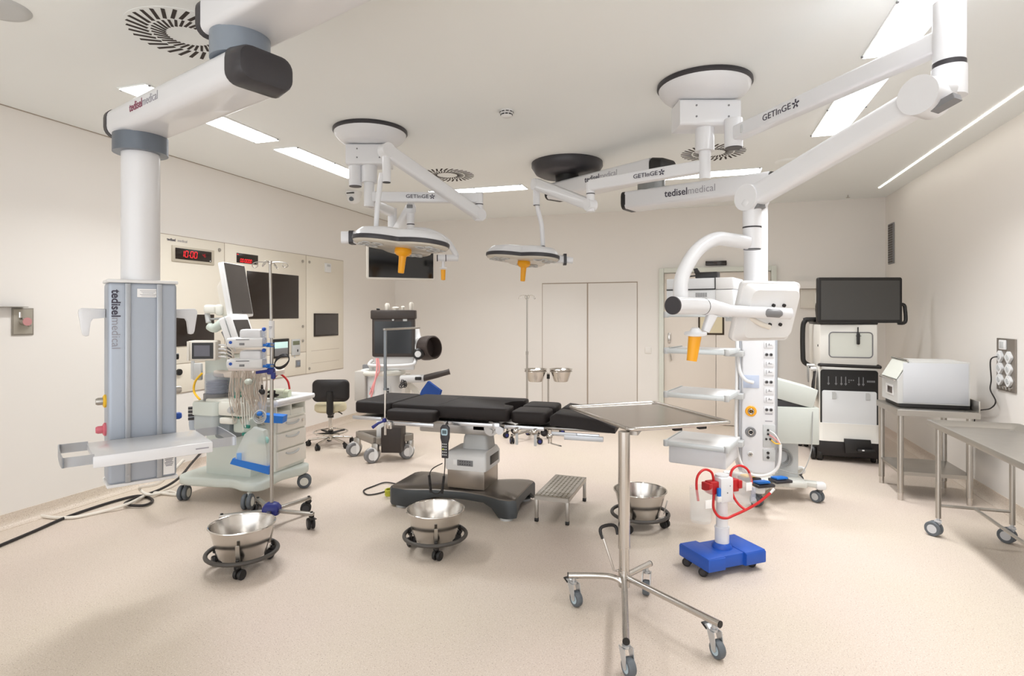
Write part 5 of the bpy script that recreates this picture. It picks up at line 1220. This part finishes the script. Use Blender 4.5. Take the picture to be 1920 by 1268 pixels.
# frame tubes + monitor
m = MB(); m.tube([(-.27,.05,.95),(-.36,.05,1.0),(-.375,.05,1.1),(-.375,.05,1.38),(-.35,.05,1.46),(-.30,.05,1.475),(.2,.05,1.475)], .026, 12, sm=4)
m.build('side_frame', BLACK, vt)
m = MB(); m.tube([(-.22,.0,1.46),(-.23,-.0,1.62),(-.20,.0,1.68),(-.1,0,1.70),(.3,0,1.70)], .03, 12, sm=4); m.build('monitor_arm', BLACK, vt)
mc = tl(1613,563,6.78)
Mm = Mx.Translation(mc) @ Mx.Rotation(yaw(-1),4,'Z') @ Mx.Rotation(PI/2,4,'X')
m = MB(); m.prism(rrect(.86,.47,.02), -.05, 0, Mm, bev=.01); mo = m.build('monitor', mat('monitor_black',(30,28,28),.42), vt)
m = MB(); m.prism(rrect(.80,.405,.004), -.001, .002, Mm); m.build('monitor_glass', mat('slate_glass',(72,71,70),.28), mo)
m = MB(); m.tube([Mm @ V(p) for p in ((.425,-.04,-.04),(.47,-.05,-.04),(.475,-.1,-.03),(.475,-.2,-.02),(.455,-.235,-.02),(.40,-.235,-.03))], .018, 10, sm=3); m.build('monitor_grip', BLACK, mo)
m = MB(); m.box((-.05,.30,1.64),(.3,.1,.3),.02); m.build('rear_column', TW, vt)
for (x, y) in ((-.30,-.30),(-.33,.34),(.26,-.28),(.28,.34)):
    caster(vt, (x,y,.15), .075, 1.3, BLACK, BLACK, True, BLACK, w=.05)
m = MB()
for k in range(9): m.tube([(-.345+.0,-.12+.008*k,.98),(-.35,-.15+.01*k,.90),(-.345,-.13+.008*k,.80+.01*(k%3)),(-.34,-.10+.008*k,.88),(-.345,-.115+.008*k,.97)], .005, 6, sm=5)
m.build('grey_cable_coil', CABLEG, vt)
m = MB()
for k in range(8):
    e = .012*k; m.tube([(-.30,-.24+.006*k,.93-.004*k),(-.325,-.285+e,.78),(-.315,-.25+e,.60+.01*(k%3)),(-.305,-.18+.01*k,.72),(-.30,-.20+.006*k,.92)], .008, 7, sm=5)
m.build('black_cable_coil', CABLEB, vt)
m = MB(); m.cyl((-.285,-.2,.95),(-.34,-.2,.95),.02,n=12); m.cyl((-.285,-.1,.98),(-.36,-.1,.98),.015,n=12); m.build('cable_hook', WHITE2, vt)
m = MB(); m.cyl((-.2722,-.2,1.2),(-.262,-.2,1.2),.012,n=12); m.build('side_screw', BLACK, vt)

# ---- fixed steel table with the warming cabinet
T1 = V((1.90,5.80,0)); st1 = thing('steel_table', 'fixed stainless table with lower shelf under the grey cabinet, by the socket wall', 'table', T1, 0)
w, l = .70, .60
x0, x1, y0, y1 = -.32, .25, -.29, .29
m = MB(); m.box(((x0+x1)/2,(y0+y1)/2,.742),(x1-x0,y1-y0,.016),.003)
for y in (y0,y1): m.box(((x0+x1)/2,y,.722),(x1-x0,.006,.045))
m.box((x0,(y0+y1)/2,.722),(.006,y1-y0,.045)); m.build('table_top', STEELB, st1)
m = MB(); m.box((x1-.006,(y0+y1)/2,.79),(.012,y1-y0,.10),.003); m.build('upstand', STEELB, st1)
for (x, y) in ((x0+.03,y0+.035),(x0+.03,y1-.035),(x1-.06,y0+.035),(x1-.06,y1-.035)):
    m = MB(); m.cyl((x,y,.06),(x,y,.72),.023,n=22); lg = m.build('leg', STEELB, st1)
    m = MB(); m.cyl((x,y,0),(x,y,.065),.02,n=22); m.build('levelling_foot', STEEL, lg)
m = MB(); m.box(((x0+x1)/2-.01,(y0+y1)/2,.23),(x1-x0-.06,y1-y0-.06,.016),.003); m.box(((x0+x1)/2-.01,y0+.03,.222),(x1-x0-.06,.006,.03)); m.box((x0+.03,(y0+y1)/2,.222),(.006,y1-y0-.06,.03)); m.build('lower_shelf', STEELB, st1)
wc = thing('warming_cabinet', 'pale grey bench cabinet with a small display on the fixed steel table', 'cabinet', (1.90,5.83,.752), 0)
GC = mat('pale_grey_paint', (198,198,196), .42)
m = MB(); prof = [(-.29,.035),(.22,.035),(.22,.385),(-.20,.385),(-.29,.23)]
Mr = Mx.Translation((0,.21,0)) @ Mx.Rotation(PI/2,4,'X'); m.prism(prof, 0, .42, Mr); m.build('housing', GC, wc, ang=25)
m = MB(); m.box((-.02,-.212,.21),(.46,.004,.33),.001); m.build('side_panel', mat('grey_side_panel',(196,198,202),.4), wc)
m = MB(); m.box((-.02,0,.0175),(.50,.38,.035),.004); m.build('plinth', BLACK, wc)
m = MB(); m.box((-.292,-.01,.13),(.006,.2,.09),.002); fp = m.build('front_panel', WHITE2, wc)
m = MB(); m.box((-.296,-.03,.13),(.004,.12,.055),.001); m.build('display', mat('brown_display',(72,62,58),.3), fp)
m = MB(); m.loft([[V((-.293+.0,-.2,.235)),V((-.293,.2,.235)),V((-.205,.2,.39)),V((-.205,-.2,.39))],[V((-.297,-.2,.237)),V((-.297,.2,.237)),V((-.209,.2,.392)),V((-.209,-.2,.392))]]); m.build('sloping_lid', mat('clear_lid',(212,214,206),.15), wc)
m = MB(); m.tube([(-.31,-.2,.225),(-.31,.2,.225)], .008, 8); m.tube([(-.215,-.21,.395),(-.215,.21,.395)], .008, 8); m.build('lid_rails', STEEL, wc)

# ---- mobile steel table (near the frame edge)
T2 = V((1.80,3.95,0)); st2 = thing('steel_trolley_table', 'long stainless table on pale casters nearest the camera by the socket wall', 'table', T2, 0)
x0, x1, y0, y1 = -.25, .29, -.95, .85; zt = .79
m = MB(); m.loft([[V(((x0+x1)/2+x,(y0+y1)/2+y,z)) for x, y in rrect(x1-x0-2*i,y1-y0-2*i,.02,4)] for i, z in ((.0,zt-.035),(-.004,zt-.02),(0,zt),(.016,zt),(.05,zt-.03),(.06,zt-.032),(.2,zt-.032))]); m.build('table_top', STEELB, st2, ang=50)
legs = [(x0+.04,y1-.10),(x1-.08,y1-.10),(x0+.04,y0+.1),(x1-.08,y0+.1)]
for (x, y) in legs:
    m = MB(); m.cyl((x,y,.13),(x,y,zt-.03),.0165,n=20); m.build('leg', STEELB, st2)
    caster(st2, (x,y,.115), .05, 2.4, GRUB, mat('pale_grey_cover',(198,200,204),.4), True, mat('pale_caster_hood',(200,202,206),.4), w=.022)
    
m = MB(); z = .215
for ye in (y1-.1,y0+.1): m.tube([(x0+.04,ye,z),(x1-.08,ye,z)], .010, 10)
m.tube([((x0+x1)/2-.02,y1-.1,z),((x0+x1)/2-.02,y0+.1,z)], .011, 10); m.build('stretcher', STEELB, st2)

# ---- socket panel and lead on the wall
sp = thing('socket_panel', 'steel wall plate with six white sockets beside the grey cabinet', 'socket', (XR,5.475,1.138), 0)
m = MB(); m.box((-.006,0,0),(.012,.285,.41),.003); m.build('plate', mat('grey_steel_plate',(142,134,126),.4,.6), sp)
def diamond(y, z, nm='socket', par=sp):
    m = MB(); R_ = .046; P = [(R_*1.0*math.cos(a),R_*math.sin(a)) for a in [k*PI/4+PI/8*0 for k in range(8)]]
    P = rrect(.075,.075,.016,3); P = [((x-y_)*.7071,(x+y_)*.7071) for x, y_ in P]
    m.prism(P, 0, .018, Mx.Translation((-.012,y,z)) @ Mx(((0,0,-1,0),(1,0,0,0),(0,1,0,0),(0,0,0,1)))); o = m.build(nm, WHITE2, par)
    m = MB(); m.lathe([(.022,.0),(.02,.004),(.001,.004)], frame((-.03,y,z),(-1,0,0)), 18); m.build('socket_face', LGREY, o)
for y in (.068,-.068):
    for z in (.062,-.03,-.12): diamond(y, z)
m = MB(); m.box((-.018,.03,.155),(.014,.105,.075),.006); o = m.build('switch_cover', WHITE2, sp)
m = MB(); m.box((-.026,.03,.155),(.004,.06,.05),.002); m.build('switch_rocker', LGREY, o)
for k in range(4):
    m = MB(); m.lathe([(.014,0),(.014,.01),(.007,.014),(.001,.014)], frame((-.012,.075-.05*k,-.18),(-1,0,0)), 14); m.build('earth_terminal', STEEL, sp)
m = MB(); o = V((XR,5.475,1.138)); pl_ = o+V((-.05,.075,.03))
m.tube([pl_+V((.025,-.0,.03)), pl_+V((-.02,.02,.0)), o+V((-.04,.16,-.13)), o+V((-.03,.20,-.22)), o+V((-.035,.10,-.30)), o+V((-.04,.18,-.37)), o+V((-.04,.42,-.44)), o+V((-.045,.44,-.60)), o+V((-.04,.33,-.60)), o+V((-.04,.25,-.50)), o+V((-.045,.27,-.62))], .005, 8, sm=6)
pc_ = m.build('power_cord', CABLEB); tag(pc_, 'black power lead dropping from the wall sockets behind the steel table', 'cable')

# ---- suction cart in front
SO = C(1.275,3.53,0); su = thing('suction_cart', 'small blue based suction cart with red tubing and clear canisters', 'suction cart', SO, yaw(21))
def sl_(X, Z, z): return local(su.location, su.rotation_euler[2], C(X,Z,z))
m = MB(); w, d_ = .42, .27
m.prism([(-.21,-.135),(-.09,-.135),(-.085,-.115),(.06,-.115),(.065,-.135),(.21,-.135),(.21,.135),(.065,.135),(.06,.11),(-.085,.11),(-.09,.135),(-.21,.135)], .045, .12, None, bev=.008); bs_ = m.build('base', BLUE, su, ang=40)
m = MB(); m.box((.135,0,.118),(.15,.26,.012),.004); m.box((-.15,0,.118),(.12,.26,.012),.004); m.lathe([(.06,.115),(.058,.135),(.045,.15)], None, 26); m.build('base_relief', BLUE, bs_)
for (x, y) in ((-.18,-.10),(.18,-.10),(-.18,.10),(.18,.10)):
    caster(su, (x,y-.025*(1 if y > 0 else -1),.055), .026, 2.2, RUBBER, DARK, True, BLACK, w=.016, stem=.01)
m = MB(); m.cyl((0,0,.13),(0,0,.24),.042,n=26); m.cyl((0,0,.24),(0,0,.42),.034,n=26); m.cyl((0,0,.235),(0,0,.245),.044,n=26); m.build('post', WHITE, su)
m = MB(); m.box((0,-.005,.475),(.095,.085,.15),.01); m.cyl((0,0,.55),(0,0,.56),.04,n=20); hd_ = m.build('head', WHITE, su)
m = MB(); m.cyl((.0,-.05,.46),(.0,-.046,.46),.004,n=8); m.cyl((.02,-.05,.50),(.02,-.046,.50),.003,n=8); m.build('screw', GREY, hd_)
for s_ in (-1,1):
    m = MB(); m.box((s_*.075,.0,.49),(.06,.06,.075),.006); m.box((s_*.11,.0,.495),(.03,.075,.05),.006); m.build('canister_bracket', mat('dark_red_plastic',(178,22,28),.4), su)
m = MB(); m.box((-.062,-.045,.465),(.02,.02,.06),.004); m.build('valve', BLUE2, su)
m = MB(); m.box((-.065,-.05,.43),(.03,.02,.035),.006); m.build('side_switch', WHITE2, su)
for s_, zb in ((-1,.30),(1,.36)):
    m = MB(); m.lathe([(.001,zb),(.058,zb),(.063,zb+.012),(.066,zb+.2),(.062,zb+.2),(.058,zb+.014),(.001,zb+.01)], Mx.Translation((s_*.165,-.01 if s_ < 0 else .02,0)), 28, caps=False); cn = m.build('canister', CLEAR, su)
    m = MB(); m.box((s_*.165,-.078 if s_ < 0 else -.047,zb+.12),(.045,.002,.05),.0005); m.build('label', LABEL, cn)
    c_ = V((s_*.165,-.01,zb+.2)); top = .60
    m = MB()
    m.tube([V((s_*.20,-.03,zb+.13)), V((s_*.205,-.02,.52)), V((s_*.185,-.01,.575)), V((s_*.13,-.0,top)), V((s_*.075,.0,.575)), V((s_*.06,.0,.50))], .0075, 10, sm=6); m.build('red_tube', RED, su)
m = MB(); m.tube([(-.075,-.02,.46),(-.09,-.03,.38),(-.07,-.05,.33),(-.02,-.06,.315),(.03,-.07,.33),(.10,-.09,.36),(.17,-.12,.405),(.24,-.14,.46)], .008, 10, sm=6); m.tube([(.06,-.01,.47),(.065,-.03,.42),(.08,-.06,.38),(.1,-.09,.36)], .0075, 10, sm=5); rt_ = m.build('red_tube', RED, su)
m = MB(); m.cyl((.24,-.14,.46),(.262,-.148,.485),.008,n=10); m.build('tube_connector', WHITE2, rt_)
m = MB(); m.cyl((.20,-.045,.47),(.20,-.045,.39),.014,n=14); m.build('spiral_filter', CLEARB, su)

# ---- electrosurgery cart half hidden behind the tool console
EO = C(2.12,4.95,0); es = thing('electrosurgery_cart', 'pale grey cart on casters behind the tall white socket console', 'cart', EO, yaw(-12))
def el(px, py, Z): return local(es.location, es.rotation_euler[2], pd(px,py,Z))
ES = mat('pale_sage_grey', (196,200,194), .42)
q0 = el(1482,780,4.95); m = MB(); m.box((q0.x,q0.y,.62),(.34,.40,.30),.006); m.build('lower_unit', ES, es)
q0 = el(1480,724,4.95); m = MB(); m.box((0,0,0),(.36,.38,.155),.006, M=Mx.Translation((q0.x-.02,q0.y,.885)) @ Mx.Rotation(math.radians(15),4,'Y')); m.build('tilted_unit', ES, es)
m = MB(); m.box((q0.x-.03,q0.y,.795),(.30,.34,.06),.004, M=Mx.Identity(4)); m.build('tilt_wedge', DARK, es)
m = MB(); m.box((q0.x-.05,q0.y+.02,.30),(.2,.22,.36),.012); m.build('pedestal', LGREY, es)
ft = [el(1365,916,5.05), el(1424,950,4.62), el(1538,945,4.72), el(1500,915,5.2)]
m = MB(); c_ = sum((V((p.x,p.y,0)) for p in ft), V())/4
m.box((c_.x-.03,c_.y+.05,.145),(.46,.42,.05),.015); 
for p in ft: beam(m, V((c_.x,c_.y,.145)), V((p.x,p.y,.145)), .07, .045, .012)
m.build('base_frame', mat('pale_base_plastic',(206,206,200),.42), es)
for p in ft:
    m = MB(); m.box((p.x,p.y,.14),(.08,.08,.06),.02); m.build('corner_cap', WHITE2, es); caster(es, (p.x,p.y,.115), .048, 2.3, GRUB, LGREY, True, GREY, w=.026, stem=.01)
m = MB(); q = el(1466,858,4.86)
for k in range(7): m.ring(None, .05+.006*(k%4)+.002*k, .005, frame((q.x,q.y-.01*k+.03,q.z), (.15*(k%3-1),-1,.1)), 26, 6)
m.build('cable_coil', CABLEG, es)
m = MB(); m.tube([el(1516,742,4.8), el(1523,760,4.75), el(1523,800,4.7), el(1520,850,4.65), el(1505,885,4.6), el(1488,888,4.6), el(1460,880,4.62)], .004, 6, sm=6); m.build('loose_lead', CABLEG, es)
for px, mt, mt2, lab, Z in ((1405,ORANGE,DARK,'yellow foot pedal on the cart base, beside a blue one',4.78),(1430,BLUE2,DARK,'blue foot pedal beside the yellow one on the cart base',4.6),(1463,BLUE2,DARK,'blue foot pedal under the grey cable coil on the cart base',4.72)):
    p = pd(px, 893 if px != 1430 else 899, Z); t = thing('foot_pedal', lab, 'foot pedal', (p.x,p.y,.171), yaw(12), 'foot pedals on the cart base')
    m = MB(); m.box((0,0,.012),(.15,.11,.024),.006); m.build('pedal_base', mt2, t)
    m = MB(); m.box((-.01,-.005,.034),(.105,.085,.02),.008, M=Mx.Rotation(-.12,4,'X')); m.build('pedal_plate', mt, t)

# ---- boxes on the tool shelves of the white console
def sh(px, py, Z): return pd(px,py,Z)
sz_ = V(bm3.location).z
ca, sa = math.cos(bm3.rotation_euler[2]), math.sin(bm3.rotation_euler[2])
def s3(x, y, z): return V((bm3.location.x+x*ca-y*sa, bm3.location.y+x*sa+y*ca, bm3.location.z+z))
r3 = bm3.rotation_euler[2]
pz_ = 1.545
def bx_at(a, b, z): return shw(a,b,z)
uo = thing('light_source_unit', 'lower of two stacked pale equipment boxes on the highest console shelf', 'equipment box', shw(.235,.19,1.543), SHR)
BX = mat('box_grey', (214,216,218), .42)
m = MB(); m.box((0,0,.08),(.46,.34,.16),.004); m.build('housing', BX, uo)
m = MB()
for k in range(9): m.box((-.02+k*.009,-.171,.125),(.004,.003,.03))
for k in range(4): m.box((-.115+k*.009,-.171,.125),(.004,.003,.022))
m.build('vents', GREY, uo)
m = MB(); m.box((.17,-.172,.08),(.11,.006,.155),.003); sd = m.build('side_module', WHITE2, uo)
m = MB(); m.box((.16,-.176,.05),(.012,.003,.012)); m.box((.19,-.176,.05),(.012,.003,.012)); m.build('keys', GREY, sd)
uo2 = thing('camera_control_unit', 'upper of two stacked pale equipment boxes on the highest console shelf', 'equipment box', shw(.235,.19,1.705), SHR)
m = MB(); m.box((0,0,.04),(.46,.34,.08),.004); m.build('housing', BX, uo2)
m = MB(); m.box((-.06,-.171,.002),(.34,.003,.008)); m.box((.11,-.171,.04),(.006,.003,.08)); m.build('shadow_gap', BLACK, uo2)
m = MB(); m.box((.17,-.173,.04),(.11,.006,.08),.003); m.build('side_module', WHITE2, uo2)
uo3 = thing('black_recorder', 'small black box with a lead lying on the stacked equipment boxes', 'recorder', shw(.27,.12,1.788), SHR)
m = MB(); m.box((0,0,.022),(.15,.1,.042),.004); m.build('housing', BLACK, uo3)
m = MB(); m.tube([(-.07,-.03,.02),(-.11,-.05,.016),(-.16,-.04,.008)], .005, 8, sm=4); m.loft([[V((-.085,y,.035)),V((-.05,y,.042)),V((-.07,y,.075)),V((-.095,y,.07))] for y in (-.02,.0)]); m.build('lead_and_clip', CABLEB, uo3)
# white hose looping round the console
def hl(x, y, z): return V((x,y,z+.6))
m = MB(); m.tube([hl(-.145,-.10,.62), hl(-.15,-.14,.45), hl(-.14,-.17,.20), hl(-.10,-.18,.11), hl(-.04,-.155,.085)], .013, 10, sm=8); m.build('upper_hose', WHITE2, bm3)
m = MB(); m.tube([hl(-.15,-.12,.45), hl(-.155,-.16,.1), hl(-.16,-.17,-.25), hl(-.145,-.17,-.45), hl(-.09,-.17,-.57), hl(.0,-.17,-.60), hl(.09,-.17,-.57), hl(.135,-.17,-.5), hl(.145,-.165,-.36)], .011, 10, sm=8); m.build('lower_hose', WHITE2, bm3)
for k, (mt, zz) in enumerate(((WHITE2,-.27),(PINKT,-.30),(ORANGE,-.335))):
    m = MB(); m.tube([hl(.075+.01*(k==2),-.135,zz), hl(.11,-.165,zz-.02), hl(.145,-.165,-.355)], .005, 8, sm=5); m.build('connector_tail', mt, bm3)

# ================= leads on the floor =================
def floor_lead(pix, r, mt, lab, nm='floor_cable'):
    m = MB(); m.tube([pz(px,py,z) for px, py, z in pix], r, 8, sm=8); return tag(m.build(nm, mt), lab, 'cable')
floor_lead([(-40,1040,.012),(60,998,.012),(130,968,.012),(215,940,.012),(262,930,.012),(286,938,.012),(270,948,.018),(235,946,.02),(250,936,.02),(300,918,.03),(335,897,.06),(360,868,.12),(385,840,.17)], .011, CABLEB, 'thick black cable snaking over the floor below the grey console')
floor_lead([(-30,905,.06),(30,948,.012),(70,966,.012),(130,971,.013),(190,960,.012),(240,945,.035),(285,925,.02),(330,928,.012),(318,922,.012),(280,928,.035),(262,915,.10),(300,905,.3),(345,862,.45)], .012, CABLEW, 'white cable running along the floor below the grey console')
floor_lead([(745,908,.012),(722,905,.01),(700,912,.008),(682,920,.008),(690,928,.008),(715,924,.008),(738,915,.008),(744,918,.01)], .006, CABLEB, 'loop of black lead beside the operating table base')
cb = []
for k in range(36):
    a = k*.9; cb.append(pz(733,931,0)+V((.045*math.cos(a),.05*math.sin(a),.01+.0015*k)))
m = MB(); m.tube(cb, .006, 6, sm=3); tag(m.build('yellow_cord', mat('yellow_green_cord',(176,176,40),.5)), 'small heap of yellow green cord at the end of the operating table base', 'cable')
